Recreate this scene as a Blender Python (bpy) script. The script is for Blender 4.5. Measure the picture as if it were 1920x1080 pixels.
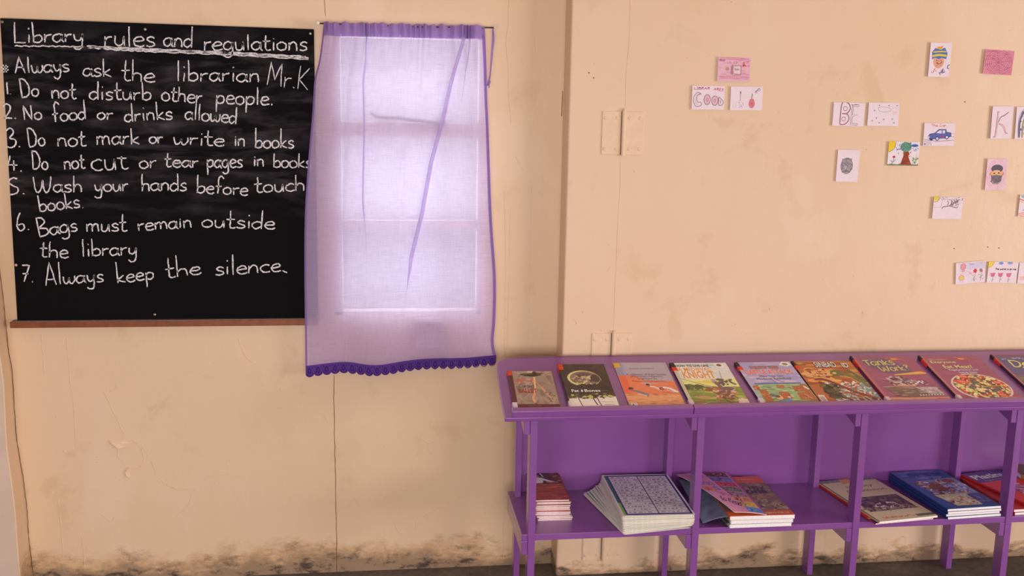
import bpy, bmesh, math, random
from math import sin, cos, pi, radians, hypot, atan2, exp, tanh
from mathutils import Vector, Matrix

for _o in list(bpy.data.objects):
    bpy.data.objects.remove(_o)
SC = bpy.context.scene
COL = SC.collection

# ------------------------------------------------------------------ camera
cam_d = bpy.data.cameras.new('camera')
cam = bpy.data.objects.new('camera', cam_d)
COL.objects.link(cam)
FPX, YAW, PIT, ROL = 1910.6, 0.13273, 0.18009, 0.018675
cam_d.sensor_fit = 'HORIZONTAL'
cam_d.sensor_width = 36.0
cam_d.lens = 36.0 * FPX / 1920.0
cam_d.clip_start = 0.05
F_ = Vector((sin(YAW) * cos(PIT), cos(YAW) * cos(PIT), -sin(PIT)))
R_ = Vector((cos(YAW), -sin(YAW), 0))
U_ = R_.cross(F_)
R2 = R_ * cos(ROL) + U_ * sin(ROL)
U2 = -R_ * sin(ROL) + U_ * cos(ROL)
M = Matrix((R2, U2, -F_)).transposed().to_4x4()
M.translation = Vector((0, -3.24, 1.561))
cam.matrix_world = M
SC.camera = cam

# ------------------------------------------------------------------ light
W = bpy.data.worlds.new('sky')
SC.world = W
W.use_nodes = True
W.node_tree.nodes['Background'].inputs[0].default_value = (1.0, 0.93, 0.90, 1)
W.node_tree.nodes['Background'].inputs[1].default_value = 0.32


def area(name, loc, target, sx, sy, energy, color):
    d = bpy.data.lights.new(name, 'AREA')
    d.shape = 'RECTANGLE'
    d.size, d.size_y, d.energy, d.color = sx, sy, energy, color
    o = bpy.data.objects.new(name, d)
    COL.objects.link(o)
    o.location = loc
    o.rotation_euler = (Vector(target) - Vector(loc)).to_track_quat('-Z', 'Y').to_euler()
    return o


# daylight of the room's windows on the right and of the open side behind the camera
area('daylight_right_windows', (6.2, -3.8, 1.1), (0.9, 0, 0.7), 2.2, 1.4, 176, (1.0, 0.92, 0.86))
area('daylight_rear_windows', (-0.3, -5.2, 1.15), (-0.7, 0, 0.7), 2.6, 1.3, 116, (1.0, 0.93, 0.88))
# bright overcast daylight outside the curtained window
area('daylight_outside_window', (0.10, 0.75, 1.42), (0.10, 0, 1.32), 1.7, 1.8, 42, (0.93, 0.95, 1.0))

SC.view_settings.view_transform = 'Standard'
SC.view_settings.look = 'None'
SC.view_settings.gamma = 1
SC.view_settings.exposure = 0.0
SC.view_settings.use_curve_mapping = False


# ------------------------------------------------------------------ helpers
def lin(c):
    return tuple(((v / 255.0) / 12.92 if v / 255.0 <= 0.04045 else ((v / 255.0 + 0.055) / 1.055) ** 2.4) for v in c)


class NT:
    def __init__(s, name):
        s.m = bpy.data.materials.new(name)
        s.m.use_nodes = True
        s.n = s.m.node_tree.nodes
        s.l = s.m.node_tree.links
        s.b = s.n['Principled BSDF']
        s.out = s.n['Material Output']

    def add(s, t, **kw):
        n = s.n.new(t)
        for k, v in kw.items():
            if isinstance(v, bpy.types.NodeSocket):
                s.l.new(v, n.inputs[k.replace('_', ' ')])
            elif hasattr(n, k) and not k[0].isupper():
                setattr(n, k, v)
            else:
                n.inputs[k.replace('_', ' ')].default_value = v
        return n

    def link(s, a, b):
        s.l.new(a, b)

    def coords(s, scale=(1, 1, 1)):
        g = s.add('ShaderNodeNewGeometry')
        mp = s.add('ShaderNodeMapping')
        mp.inputs['Scale'].default_value = scale
        s.link(g.outputs['Position'], mp.inputs['Vector'])
        return mp.outputs['Vector']

    def ocoords(s, scale=(1, 1, 1)):
        g = s.add('ShaderNodeTexCoord')
        mp = s.add('ShaderNodeMapping')
        mp.inputs['Scale'].default_value = scale
        s.link(g.outputs['Object'], mp.inputs['Vector'])
        return mp.outputs['Vector']

    def noise(s, vec, scale, detail=4, rough=0.5, dist=0.0):
        n = s.add('ShaderNodeTexNoise')
        n.inputs['Scale'].default_value = scale
        n.inputs['Detail'].default_value = detail
        n.inputs['Roughness'].default_value = rough
        n.inputs['Distortion'].default_value = dist
        s.link(vec, n.inputs['Vector'])
        return n.outputs['Fac']

    def ramp(s, fac, stops):
        r = s.add('ShaderNodeValToRGB')
        e = r.color_ramp.elements
        while len(e) < len(stops):
            e.new(0.5)
        for el, (p, c) in zip(e, stops):
            el.position = p
            el.color = (c, c, c, 1) if isinstance(c, (int, float)) else tuple(c) + (1,)
        s.link(fac, r.inputs['Fac'])
        return r.outputs['Color']

    def math(s, op, a, b=None, clamp=False):
        n = s.add('ShaderNodeMath')
        n.operation = op
        n.use_clamp = clamp
        for i, v in enumerate((a, b)):
            if v is None:
                continue
            if isinstance(v, (int, float)):
                n.inputs[i].default_value = v
            else:
                s.link(v, n.inputs[i])
        return n.outputs[0]

    def mix(s, fac, a, b, mode='MIX'):
        n = s.add('ShaderNodeMix')
        n.data_type = 'RGBA'
        n.blend_type = mode
        for sock, v in ((n.inputs[0], fac), (n.inputs[6], a), (n.inputs[7], b)):
            if isinstance(v, (int, float)):
                sock.default_value = v
            elif isinstance(v, (tuple, list)):
                sock.default_value = tuple(v) + (1,) if len(v) == 3 else v
            else:
                s.link(v, sock)
        return n.outputs[2]

    def bump(s, h, strength=0.3, dist=0.01, prev=None):
        n = s.add('ShaderNodeBump')
        n.inputs['Strength'].default_value = strength
        n.inputs['Distance'].default_value = dist
        s.link(h, n.inputs['Height'])
        if prev is not None:
            s.link(prev, n.inputs['Normal'])
        return n.outputs['Normal']

    def sep(s, vec):
        n = s.add('ShaderNodeSeparateXYZ')
        s.link(vec, n.inputs[0])
        return n.outputs


def plain(name, rgb, rough=0.5, spec=0.5, noise=0.0, nscale=60, metal=0.0, bump=0.0):
    t = NT(name)
    c = lin(rgb)
    t.b.inputs['Roughness'].default_value = rough
    t.b.inputs['Specular IOR Level'].default_value = spec
    t.b.inputs['Metallic'].default_value = metal
    v = t.ocoords()
    f = t.noise(v, nscale, 3)
    k = noise
    r = t.ramp(f, [(0.3, tuple(x * (1 - k) for x in c)), (0.7, tuple(min(1, x * (1 + k)) for x in c))])
    t.link(r, t.b.inputs['Base Color'])
    if bump:
        t.link(t.bump(f, bump, 0.002), t.b.inputs['Normal'])
    return t.m


def wall_material(name, base, stains, dirt_h):
    t = NT(name)
    p = t.coords()
    xyz = t.sep(p)
    big = t.noise(p, 1.3, 4, 0.55)
    med = t.noise(p, 5.5, 5, 0.6, 0.4)
    c = t.mix(t.ramp(big, [(0.35, 0.0), (0.7, 0.55)]), lin(base), lin((base[0] - 8, base[1] - 9, base[2] - 20)))
    # soft yellowed patches with a shape of their own
    c = t.mix(t.math('MULTIPLY', t.ramp(med, [(0.60, 0.0), (0.68, 1.0)]), stains), c, lin((204, 170, 128)))
    # paler touched-up patches
    m2 = t.noise(t.coords((1.0, 1.0, 0.6)), 3.1, 3, 0.5, 0.2)
    c = t.mix(t.math('MULTIPLY', t.ramp(m2, [(0.58, 0.0), (0.66, 1.0)]), 0.35), c, lin((236, 209, 186)))
    # rising damp and grime along the floor
    n1 = t.noise(t.coords((1.0, 1.0, 1.6)), 4.0, 6, 0.65)
    n2 = t.noise(t.coords((1.0, 1.0, 3.0)), 22.0, 5, 0.7)
    h = t.math('ADD', xyz[2], t.math('MULTIPLY', t.math('SUBTRACT', n1, 0.5), 0.26))
    h2 = t.math('ADD', h, t.math('MULTIPLY', t.math('SUBTRACT', n2, 0.5), 0.10))
    peel = t.ramp(t.math('DIVIDE', h2, 0.3), [(0.26 * dirt_h, 1.0), (0.42 * dirt_h, 0.0)])
    c = t.mix(t.math('MULTIPLY', peel, 0.75), c, lin((206, 164, 124)))
    grime = t.ramp(t.math('DIVIDE', h2, 0.3), [(0.10 * dirt_h, 1.0), (0.29 * dirt_h, 0.0)])
    c = t.mix(t.math('MULTIPLY', grime, 0.7), c, lin((126, 106, 92)))
    blk = t.ramp(t.noise(t.coords((1, 1, 2.2)), 11.0, 8, 0.75), [(0.50, 0.0), (0.60, 1.0)])
    low = t.ramp(t.math('DIVIDE', h, 0.3), [(0.08 * dirt_h, 1.0), (0.46 * dirt_h, 0.0)])
    c = t.mix(t.math('MULTIPLY', t.math('MULTIPLY', blk, low), 0.85), c, lin((50, 42, 38)))
    # small specks
    sp = t.ramp(t.noise(p, 95.0, 2, 0.5), [(0.76, 0.0), (0.79, 1.0)])
    c = t.mix(t.math('MULTIPLY', sp, 0.5), c, lin((140, 100, 66)))
    t.link(c, t.b.inputs['Base Color'])
    t.b.inputs['Roughness'].default_value = 0.42
    t.b.inputs['Specular IOR Level'].default_value = 0.35
    b1 = t.noise(t.coords((1.0, 1.0, 0.5)), 7.0, 6, 0.6)
    b2 = t.noise(t.coords((1.4, 1.0, 0.5)), 55.0, 4, 0.6)
    nrm = t.bump(b1, 0.22, 0.012)
    nrm = t.bump(b2, 0.10, 0.002, nrm)
    nrm = t.bump(n2, 0.07, 0.005, nrm)
    t.link(nrm, t.b.inputs['Normal'])
    return t.m


def purple_material():
    t = NT('purple_gloss_paint')
    v = t.coords((3.0, 3.0, 3.0))
    f = t.noise(v, 2.0, 4, 0.6)
    g = t.noise(t.coords((4, 60, 60)), 2.0, 3)
    c = t.mix(t.ramp(f, [(0.3, 0.0), (0.75, 1.0)]), lin((130, 72, 150)), lin((140, 80, 157)))
    t.link(c, t.b.inputs['Base Color'])
    t.b.inputs['Roughness'].default_value = 0.33
    t.b.inputs['Specular IOR Level'].default_value = 0.6
    t.b.inputs['Coat Weight'].default_value = 0.7
    t.b.inputs['Coat Roughness'].default_value = 0.22
    t.link(t.bump(g, 0.10, 0.002), t.b.inputs['Normal'])
    return t.m


def floor_material():
    t = NT('worn_concrete_floor')
    p = t.coords()
    f = t.noise(p, 6, 8, 0.65)
    g = t.noise(p, 40, 6, 0.7)
    c = t.ramp(f, [(0.3, lin((70, 56, 46))), (0.55, lin((102, 84, 70))), (0.8, lin((136, 114, 96)))])
    c = t.mix(0.35, c, t.ramp(g, [(0.35, 0.06), (0.7, 0.25)]))
    t.link(c, t.b.inputs['Base Color'])
    t.b.inputs['Roughness'].default_value = 0.75
    t.link(t.bump(g, 0.3, 0.004), t.b.inputs['Normal'])
    return t.m


def board_material():
    t = NT('blackboard_paint')
    p = t.coords()
    xyz = t.sep(p)
    s1 = t.noise(t.coords((2.0, 1.0, 9.0)), 2.6, 6, 0.6, 0.6)
    s2 = t.noise(t.coords((5.0, 1.0, 5.0)), 1.2, 4, 0.6)
    # duster marks lie in the written upper two thirds of the board
    band = t.ramp(t.math('SUBTRACT', xyz[2], 0.9), [(0.25, 0.0), (0.42, 1.0), (0.78, 1.0), (0.86, 0.25)])
    sm = t.math('MULTIPLY', t.ramp(s1, [(0.45, 0.0), (0.78, 1.0)]), t.ramp(s2, [(0.35, 0.1), (0.65, 1.0)]))
    sm = t.math('MULTIPLY', sm, band)
    c = t.mix(t.math('MULTIPLY', sm, 0.28), lin((11, 8, 12)), lin((150, 138, 150)))
    t.link(c, t.b.inputs['Base Color'])
    t.b.inputs['Roughness'].default_value = 0.8
    t.b.inputs['Specular IOR Level'].default_value = 0.12
    return t.m


def chalk_material():
    t = NT('white_chalk')
    f = t.noise(t.coords(), 620.0, 2, 0.6)
    g = t.noise(t.coords(), 60.0, 2, 0.6)
    s = t.math('ADD', t.math('MULTIPLY', f, 0.8), t.math('MULTIPLY', g, 0.2))
    c = t.ramp(s, [(0.38, lin((84, 76, 82))), (0.50, lin((236, 230, 236)))])
    t.link(c, t.b.inputs['Base Color'])
    t.b.inputs['Roughness'].default_value = 1.0
    t.b.inputs['Specular IOR Level'].default_value = 0.0
    return t.m


def fabric_material(name, refl, trans, see, dens=1.0):
    t = NT(name)
    n = t.n
    h = t.noise(t.coords((22, 22, 300)), 1.0, 3, 0.7)
    v = t.noise(t.coords((260, 22, 22)), 1.0, 3, 0.7)
    w = t.math('ADD', t.math('MULTIPLY', h, 0.6), t.math('MULTIPLY', v, 0.4))
    wr = t.ramp(w, [(0.36, 0.72), (0.62, 1.0)])
    dif = t.add('ShaderNodeBsdfDiffuse')
    dif.inputs['Color'].default_value = lin(refl) + (1,)
    tr = t.add('ShaderNodeBsdfTranslucent')
    t.link(t.mix(1.0, wr, lin(trans), 'MULTIPLY'), tr.inputs['Color'])
    m1 = t.add('ShaderNodeMixShader')
    m1.inputs[0].default_value = 0.5 * dens
    t.link(dif.outputs[0], m1.inputs[1])
    t.link(tr.outputs[0], m1.inputs[2])
    tp = t.add('ShaderNodeBsdfTransparent')
    t.link(t.mix(1.0, wr, (0.93, 0.90, 1.0), 'MULTIPLY'), tp.inputs['Color'])
    m2 = t.add('ShaderNodeMixShader')
    m2.inputs[0].default_value = see
    t.link(m1.outputs[0], m2.inputs[1])
    t.link(tp.outputs[0], m2.inputs[2])
    t.link(m2.outputs[0], t.out.inputs['Surface'])
    return t.m


def art_material(name, rough, spec):
    t = NT(name)
    a = t.add('ShaderNodeAttribute')
    a.attribute_name = 'ink'
    v = t.ocoords()
    f = t.noise(v, 90.0, 4, 0.6)
    c = t.mix(0.08, a.outputs['Color'], t.mix(1.0, a.outputs['Color'], t.ramp(f, [(0.3, 0.45), (0.7, 1.35)]), 'MULTIPLY'))
    t.link(c, t.b.inputs['Base Color'])
    t.b.inputs['Roughness'].default_value = rough
    t.b.inputs['Specular IOR Level'].default_value = spec
    return t.m


MAT = dict(
    wall=wall_material('cream_wall_paint', (228, 197, 168), 0.35, 0.85),
    wallr=wall_material('cream_partition_paint', (231, 199, 174), 0.30, 0.5),
    purple=purple_material(), floor=floor_material(), board=board_material(), chalk=chalk_material(),
    ceiling=plain('white_ceiling_paint', (226, 214, 200), 0.8, 0.2, 0.03),
    paint=plain('cream_paint_edge', (231, 199, 171), 0.42, 0.35, 0.04),
    crack=plain('dark_crack', (120, 84, 52), 0.9, 0.1, 0.2),
    sash=plain('cream_window_paint', (214, 190, 178), 0.5, 0.3, 0.05),
    wood=plain('brown_varnished_wood', (128, 66, 34), 0.45, 0.4, 0.18, 40),
    dust=plain('chalk_dust', (140, 122, 116), 0.95, 0.0, 0.25, 120),
    steel=plain('steel', (150, 140, 130), 0.35, 0.5, 0.1, 60, 0.9),
    rust=plain('dull_nail', (86, 66, 52), 0.6, 0.4, 0.2, 60, 0.4),
    fabric=fabric_material('lilac_cotton', (226, 198, 246), (230, 224, 250), 0.33),
    hem=fabric_material('folded_lilac_cotton', (186, 154, 214), (176, 146, 216), 0.05),
    sidehem=fabric_material('violet_side_hem', (164, 132, 200), (150, 116, 206), 0.0),
    lace=fabric_material('deep_violet_lace', (116, 80, 176), (90, 50, 160), 0.0),
    lacethread=plain('violet_thread', (58, 26, 112), 0.8, 0.1, 0.2, 200),
    paper=plain('page_edges', (252, 242, 246), 0.85, 0.1, 0.10, 300),
    paperpink=plain('pink_white_page_edges', (246, 220, 222), 0.85, 0.1, 0.10, 300),
    lam=plain('laminate_edges', (238, 230, 218), 0.35, 0.5, 0.10, 300),
    card=plain('pinkish_white_card', (236, 214, 224), 0.8, 0.15, 0.02),
    art=art_material('printed_ink', 0.38, 0.4), drawing=art_material('crayon_and_pencil', 0.85, 0.1),
    black=plain('black_plastic', (24, 20, 24), 0.4, 0.4),
    tack=plain('blue_putty', (96, 120, 170), 0.8, 0.1),
    glass=None,
)
g = NT('window_glass')
g.n.remove(g.b)
gg = g.add('ShaderNodeBsdfGlossy'); gg.inputs['Roughness'].default_value = 0.05
gt = g.add('ShaderNodeBsdfTransparent'); gt.inputs['Color'].default_value = (0.95, 0.96, 0.97, 1)
gm = g.add('ShaderNodeMixShader'); gm.inputs[0].default_value = 0.06
g.link(gt.outputs[0], gm.inputs[1]); g.link(gg.outputs[0], gm.inputs[2]); g.link(gm.outputs[0], g.out.inputs['Surface'])
MAT['glass'] = g.m


def mesh(name, verts, faces, mat, parent=None, smooth=False):
    me = bpy.data.meshes.new(name)
    me.from_pydata([tuple(v) for v in verts], [], faces)
    me.update()
    if mat is not None:
        me.materials.append(mat)
    if smooth:
        for p in me.polygons:
            p.use_smooth = True
    o = bpy.data.objects.new(name, me)
    COL.objects.link(o)
    if parent is not None:
        o.parent = parent
    return o


def tag(o, label=None, cat=None, group=None, kind=None):
    if label: o['label'] = label
    if cat: o['category'] = cat
    if group: o['group'] = group
    if kind: o['kind'] = kind
    return o


def empty(name, loc=(0, 0, 0), label=None, cat=None, group=None, mat=None):
    o = bpy.data.objects.new(name, None)
    COL.objects.link(o)
    o.empty_display_size = 0.05
    if mat is not None:
        o.matrix_world = mat
    else:
        o.location = loc
    return tag(o, label, cat, group)


class MB:
    """collects shapes into one mesh"""
    def __init__(s):
        s.v, s.f = [], []

    def add(s, vs, fs):
        b = len(s.v)
        s.v += [Vector(v) for v in vs]
        s.f += [tuple(i + b for i in f) for f in fs]

    def box(s, x0, x1, y0, y1, z0, z1):
        s.add([(x0, y0, z0), (x1, y0, z0), (x1, y1, z0), (x0, y1, z0), (x0, y0, z1), (x1, y0, z1), (x1, y1, z1), (x0, y1, z1)],
              [(3, 2, 1, 0), (4, 5, 6, 7), (0, 1, 5, 4), (1, 2, 6, 5), (2, 3, 7, 6), (3, 0, 4, 7)])

    def prism(s, pts, ext):
        """closed outline (3d points, planar) pushed along ext"""
        n = len(pts)
        e = Vector(ext)
        vs = [Vector(p) for p in pts] + [Vector(p) + e for p in pts]
        fs = [tuple(range(n))[::-1], tuple(range(n, 2 * n))]
        fs += [(i, (i + 1) % n, n + (i + 1) % n, n + i) for i in range(n)]
        s.add(vs, fs)

    def tube(s, pts, r, seg=8, flat=None):
        pts = [Vector(p) for p in pts]
        rings = []
        for i, p in enumerate(pts):
            a = pts[max(0, i - 1)]
            b = pts[min(len(pts) - 1, i + 1)]
            d = (b - a).normalized() if (b - a).length > 1e-9 else Vector((0, 0, 1))
            u = d.cross(Vector((0, 1, 0)))
            if u.length < 1e-3: u = d.cross(Vector((1, 0, 0)))
            u.normalize()
            w = d.cross(u)
            rr = r(i / (len(pts) - 1)) if callable(r) else r
            ring = []
            for k in range(seg):
                an = 2 * pi * k / seg
                off = u * cos(an) * rr + w * sin(an) * rr
                if flat: off = Vector((off.x, off.y * flat, off.z))
                ring.append(p + off)
            rings.append(ring)
        vs = [v for r_ in rings for v in r_]
        fs = []
        for i in range(len(rings) - 1):
            for k in range(seg):
                a = i * seg + k; b = i * seg + (k + 1) % seg
                fs.append((a, b, b + seg, a + seg))
        fs.append(tuple(range(seg))[::-1])
        fs.append(tuple(range(len(vs) - seg, len(vs))))
        s.add(vs, fs)

    def dome(s, c, r, h, seg=12, axis='y-'):
        """a low rounded screw or nail head on a wall facing -y"""
        vs = []; fs = []
        for j, (rr, hh) in enumerate(((1.0, 0.0), (0.95, 0.5), (0.6, 0.9))):
            for k in range(seg):
                a = 2 * pi * k / seg
                vs.append((c[0] + cos(a) * r * rr, c[1] - h * hh, c[2] + sin(a) * r * rr))
        vs.append((c[0], c[1] - h, c[2]))
        for j in range(2):
            for k in range(seg):
                a = j * seg + k; b = j * seg + (k + 1) % seg
                fs.append((a, b, b + seg, a + seg))
        for k in range(seg):
            fs.append((2 * seg + k, 2 * seg + (k + 1) % seg, 3 * seg))
        fs.append(tuple(range(seg))[::-1])
        s.add(vs, fs)

    def build(s, name, mat, parent=None, bevel=0.0, smooth=False, seg=2):
        o = mesh(name, s.v, s.f, mat, parent, smooth)
        bm = bmesh.new(); bm.from_mesh(o.data)
        bmesh.ops.recalc_face_normals(bm, faces=bm.faces)
        bm.to_mesh(o.data); bm.free()
        if bevel:
            m = o.modifiers.new('soft_edges', 'BEVEL')
            m.width = bevel; m.segments = seg; m.limit_method = 'ANGLE'
        return o


def smooth_line(pts, n=6):
    if len(pts) < 3: return [tuple(p) for p in pts]
    P = [pts[0]] + list(pts) + [pts[-1]]
    out = []
    for i in range(1, len(P) - 2):
        for k in range(n):
            t = k / n
            q = []
            for d in range(len(pts[0])):
                a, b, c, e = P[i - 1][d], P[i][d], P[i + 1][d], P[i + 2][d]
                q.append(0.5 * (2 * b + (c - a) * t + (2 * a - 5 * b + 4 * c - e) * t * t + (3 * b - a - 3 * c + e) * t ** 3))
            out.append(tuple(q))
    out.append(tuple(pts[-1]))
    return out


# ------------------------------------------------------------------ hand lettering: pen strokes on a grid, x-height 1
# each glyph: (advance, [strokes]); 'c' strokes are curved, 'l' strokes are straight
G = {
 'a': (.85, [('c', [(.66, .85), (.42, 1), (.1, .75), (.05, .3), (.3, .02), (.6, .3), (.7, .8)]), ('c', [(.72, 1), (.68, .4), (.74, .08), (.85, .02)])]),
 'b': (.85, [('l', [(.1, 2), (.12, 0)]), ('c', [(.12, .15), (.4, 0), (.72, .25), (.7, .75), (.45, .95), (.14, .7)])]),
 'c': (.75, [('c', [(.7, .85), (.45, 1), (.1, .7), (.1, .25), (.4, 0), (.72, .12)])]),
 'd': (.85, [('c', [(.62, .8), (.38, .98), (.08, .7), (.06, .25), (.32, 0), (.62, .3)]), ('l', [(.7, 2), (.68, 0)])]),
 'e': (.8, [('c', [(.1, .5), (.45, .55), (.7, .68), (.55, .98), (.25, .92), (.06, .5), (.2, .08), (.5, 0), (.76, .15)])]),
 'f': (.7, [('c', [(.72, 1.75), (.5, 2), (.28, 1.7), (.28, .8), (.26, 0)]), ('l', [(.02, 1), (.6, 1.05)])]),
 'g': (.85, [('c', [(.66, .8), (.4, 1), (.08, .7), (.1, .2), (.4, .05), (.64, .4), (.7, .95)]), ('c', [(.7, .95), (.72, .1), (.66, -.6), (.35, -.85), (.05, -.6)])]),
 'h': (.85, [('l', [(.1, 2), (.1, 0)]), ('c', [(.1, .6), (.3, .95), (.6, .9), (.68, .5), (.7, 0)])]),
 'i': (.38, [('l', [(.18, 1), (.18, 0)]), ('l', [(.17, 1.42), (.2, 1.5)])]),
 'k': (.8, [('l', [(.1, 2), (.1, 0)]), ('l', [(.65, .95), (.12, .42), (.72, 0)])]),
 'l': (.4, [('l', [(.16, 2), (.18, 0)])]),
 'm': (1.2, [('l', [(.1, 1), (.1, 0)]), ('c', [(.1, .6), (.3, .98), (.5, .9), (.54, .5), (.54, 0)]), ('c', [(.54, .6), (.75, .98), (.98, .88), (1.02, .5), (1.05, 0)])]),
 'n': (.85, [('l', [(.1, 1), (.1, 0)]), ('c', [(.1, .6), (.32, .98), (.6, .9), (.68, .5), (.7, 0)])]),
 'o': (.85, [('c', [(.4, 1), (.08, .7), (.1, .2), (.4, 0), (.72, .25), (.7, .75), (.42, 1)])]),
 'p': (.85, [('l', [(.1, 1), (.1, -.95)]), ('c', [(.1, .6), (.35, .98), (.7, .8), (.68, .3), (.4, .05), (.12, .2)])]),
 'r': (.65, [('l', [(.1, 1), (.1, 0)]), ('c', [(.1, .5), (.25, .85), (.58, .95)])]),
 's': (.7, [('c', [(.62, .85), (.38, 1), (.12, .8), (.25, .55), (.52, .4), (.58, .15), (.3, 0), (.05, .12)])]),
 't': (.65, [('c', [(.26, 1.9), (.24, .9), (.24, .25), (.38, .02), (.62, .1)]), ('l', [(0, 1.1), (.58, 1.15)])]),
 'u': (.85, [('c', [(.1, 1), (.1, .3), (.3, .02), (.55, .2), (.66, .95)]), ('l', [(.66, 1), (.72, 0)])]),
 'v': (.75, [('l', [(.05, 1), (.35, 0), (.7, 1)])]),
 'w': (1.1, [('c', [(.05, 1), (.12, .25), (.3, .02), (.5, .35), (.54, .8)]), ('c', [(.54, .8), (.6, .15), (.8, .02), (.98, .4), (1.0, 1)])]),
 'y': (.8, [('c', [(.08, 1), (.12, .4), (.32, .15), (.58, .4), (.66, 1)]), ('c', [(.66, 1), (.66, 0), (.55, -.7), (.28, -.88), (.02, -.6)])]),
 'A': (1.05, [('l', [(.02, 0), (.42, 2), (.9, 0)]), ('l', [(.18, .75), (.76, .75)])]),
 'B': (1.0, [('l', [(.12, 2), (.1, 0)]), ('c', [(.1, 1.95), (.55, 1.9), (.68, 1.5), (.14, 1.05)]), ('c', [(.14, 1.05), (.75, .95), (.88, .4), (.6, .05), (.1, 0)])]),
 'C': (1.0, [('c', [(.85, 1.7), (.5, 2), (.12, 1.5), (.1, .5), (.45, 0), (.88, .3)])]),
 'D': (1.1, [('l', [(.12, 2), (.12, 0)]), ('c', [(.05, 1.95), (.6, 1.85), (.95, 1.2), (.85, .4), (.5, .05), (.08, .02)])]),
 'E': (.9, [('l', [(.75, 1.95), (.1, 1.95), (.1, 0), (.78, 0)]), ('l', [(.1, 1.05), (.65, 1.05)])]),
 'G': (1.0, [('c', [(.85, 1.7), (.5, 2), (.12, 1.5), (.1, .5), (.45, 0), (.85, .4), (.85, .9), (.5, .9)])]),
 'H': (1.0, [('l', [(.1, 2), (.1, 0)]), ('l', [(.8, 2), (.8, 0)]), ('l', [(.1, 1), (.8, 1)])]),
 'I': (.5, [('l', [(.05, 2), (.4, 2)]), ('l', [(.22, 2), (.22, 0)]), ('l', [(.05, 0), (.4, 0)])]),
 'K': (1.0, [('l', [(.12, 2), (.12, 0)]), ('l', [(.85, 1.9), (.15, .95), (.9, 0)])]),
 'L': (.95, [('l', [(.12, 2), (.1, .05), (.85, 0)])]),
 'M': (1.3, [('l', [(.08, 0), (.18, 2), (.6, .6), (1.0, 2), (1.15, 0)])]),
 'N': (1.1, [('l', [(.1, 0), (.1, 2), (.85, 0), (.88, 2)])]),
 'O': (1.1, [('c', [(.5, 2), (.12, 1.5), (.12, .5), (.5, 0), (.9, .5), (.9, 1.5), (.52, 2)])]),
 'R': (1.0, [('l', [(.12, 2), (.1, 0)]), ('c', [(.1, 1.95), (.6, 1.9), (.72, 1.4), (.14, 1.0)]), ('l', [(.3, 1.0), (.85, 0)])]),
 'S': (.95, [('c', [(.8, 1.7), (.5, 2), (.15, 1.6), (.35, 1.1), (.7, .75), (.7, .25), (.35, 0), (.05, .25)])]),
 'T': (.9, [('l', [(0, 1.95), (.9, 1.95)]), ('l', [(.45, 1.95), (.45, 0)])]),
 'W': (1.6, [('c', [(.05, 2), (.15, .5), (.4, .02), (.65, .6), (.75, 1.6)]), ('c', [(.75, 1.6), (.85, .4), (1.1, .02), (1.35, .8), (1.45, 2)])]),
 '1': (.45, [('l', [(.2, 2), (.2, 0)])]),
 '2': (.95, [('c', [(.12, 1.6), (.45, 2), (.78, 1.5), (.5, .7), (.08, .05)]), ('c', [(.08, .05), (.4, .12), (.88, .02)])]),
 '3': (.95, [('c', [(.1, 1.75), (.5, 2), (.75, 1.6), (.35, 1.1)]), ('c', [(.35, 1.1), (.85, .85), (.75, .2), (.35, 0), (.05, .2)])]),
 '4': (.95, [('l', [(.25, 1.9), (.08, .75), (.85, .72)]), ('l', [(.58, 1.3), (.55, 0)])]),
 '5': (.95, [('c', [(.8, 1.85), (.4, 1.95), (.15, 1.5), (.4, 1.1), (.75, .7), (.6, .15), (.08, .02)])]),
 '6': (.95, [('c', [(.55, 2), (.2, 1.3), (.1, .5), (.4, 0), (.75, .3), (.65, .85), (.2, .7)])]),
 '7': (.95, [('l', [(.08, 1.9), (.8, 1.9), (.3, 0)]), ('l', [(.15, 1.0), (.75, 1.0)])]),
 '.': (.4, [('l', [(.15, .08), (.22, .0)])]),
 ',': (.4, [('l', [(.05, .15), (.35, -.15)])]),
 '#': (1.2, [('l', [(.35, 1), (.25, 0)]), ('l', [(.75, 1), (.65, 0)]), ('l', [(0, .7), (1.1, .7)]), ('l', [(0, .3), (1.05, .3)])]),
 '?': (.8, [('c', [(.1, 1.5), (.35, 2), (.7, 1.6), (.4, 1.0), (.35, .5)]), ('l', [(.34, .1), (.36, 0)])]),
}


def pen_text(text, p0, p1, xh, asc, rng, jit=0.03):
    """strokes of a handwritten word whose baseline runs from p0 to p1; asc = ascender height in x-heights"""
    adv = sum(G[c][0] if c in G else .6 for c in text) - .1
    dx, dz = p1[0] - p0[0], p1[1] - p0[1]
    L = hypot(dx, dz)
    ux, uz = dx / L, dz / L
    k = L / adv
    out = []
    x = 0.0
    for c in text:
        if c not in G:
            x += .6; continue
        w, strokes = G[c]
        bob = rng.uniform(-jit, jit)
        for kind, pts in strokes:
            q = []
            for (a, b) in pts:
                if b > 1: b = 1 + (b - 1) * (asc - 1)
                if c in '#': b = b * asc
                a = x + a + rng.uniform(-jit, jit) * .6 + b * 0.03
                b = b + bob + rng.uniform(-jit, jit) * .6
                q.append((p0[0] + ux * a * k - uz * b * xh, p0[1] + uz * a * k + ux * b * xh))
            if kind == 'c': q = smooth_line(q, 5)
            else:
                r = []
                for i in range(len(q) - 1):
                    for s_ in range(4):
                        f = s_ / 4
                        r.append((q[i][0] * (1 - f) + q[i + 1][0] * f, q[i][1] * (1 - f) + q[i + 1][1] * f))
                r.append(q[-1]); q = r
            out.append(q)
        x += w
    return out


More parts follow.
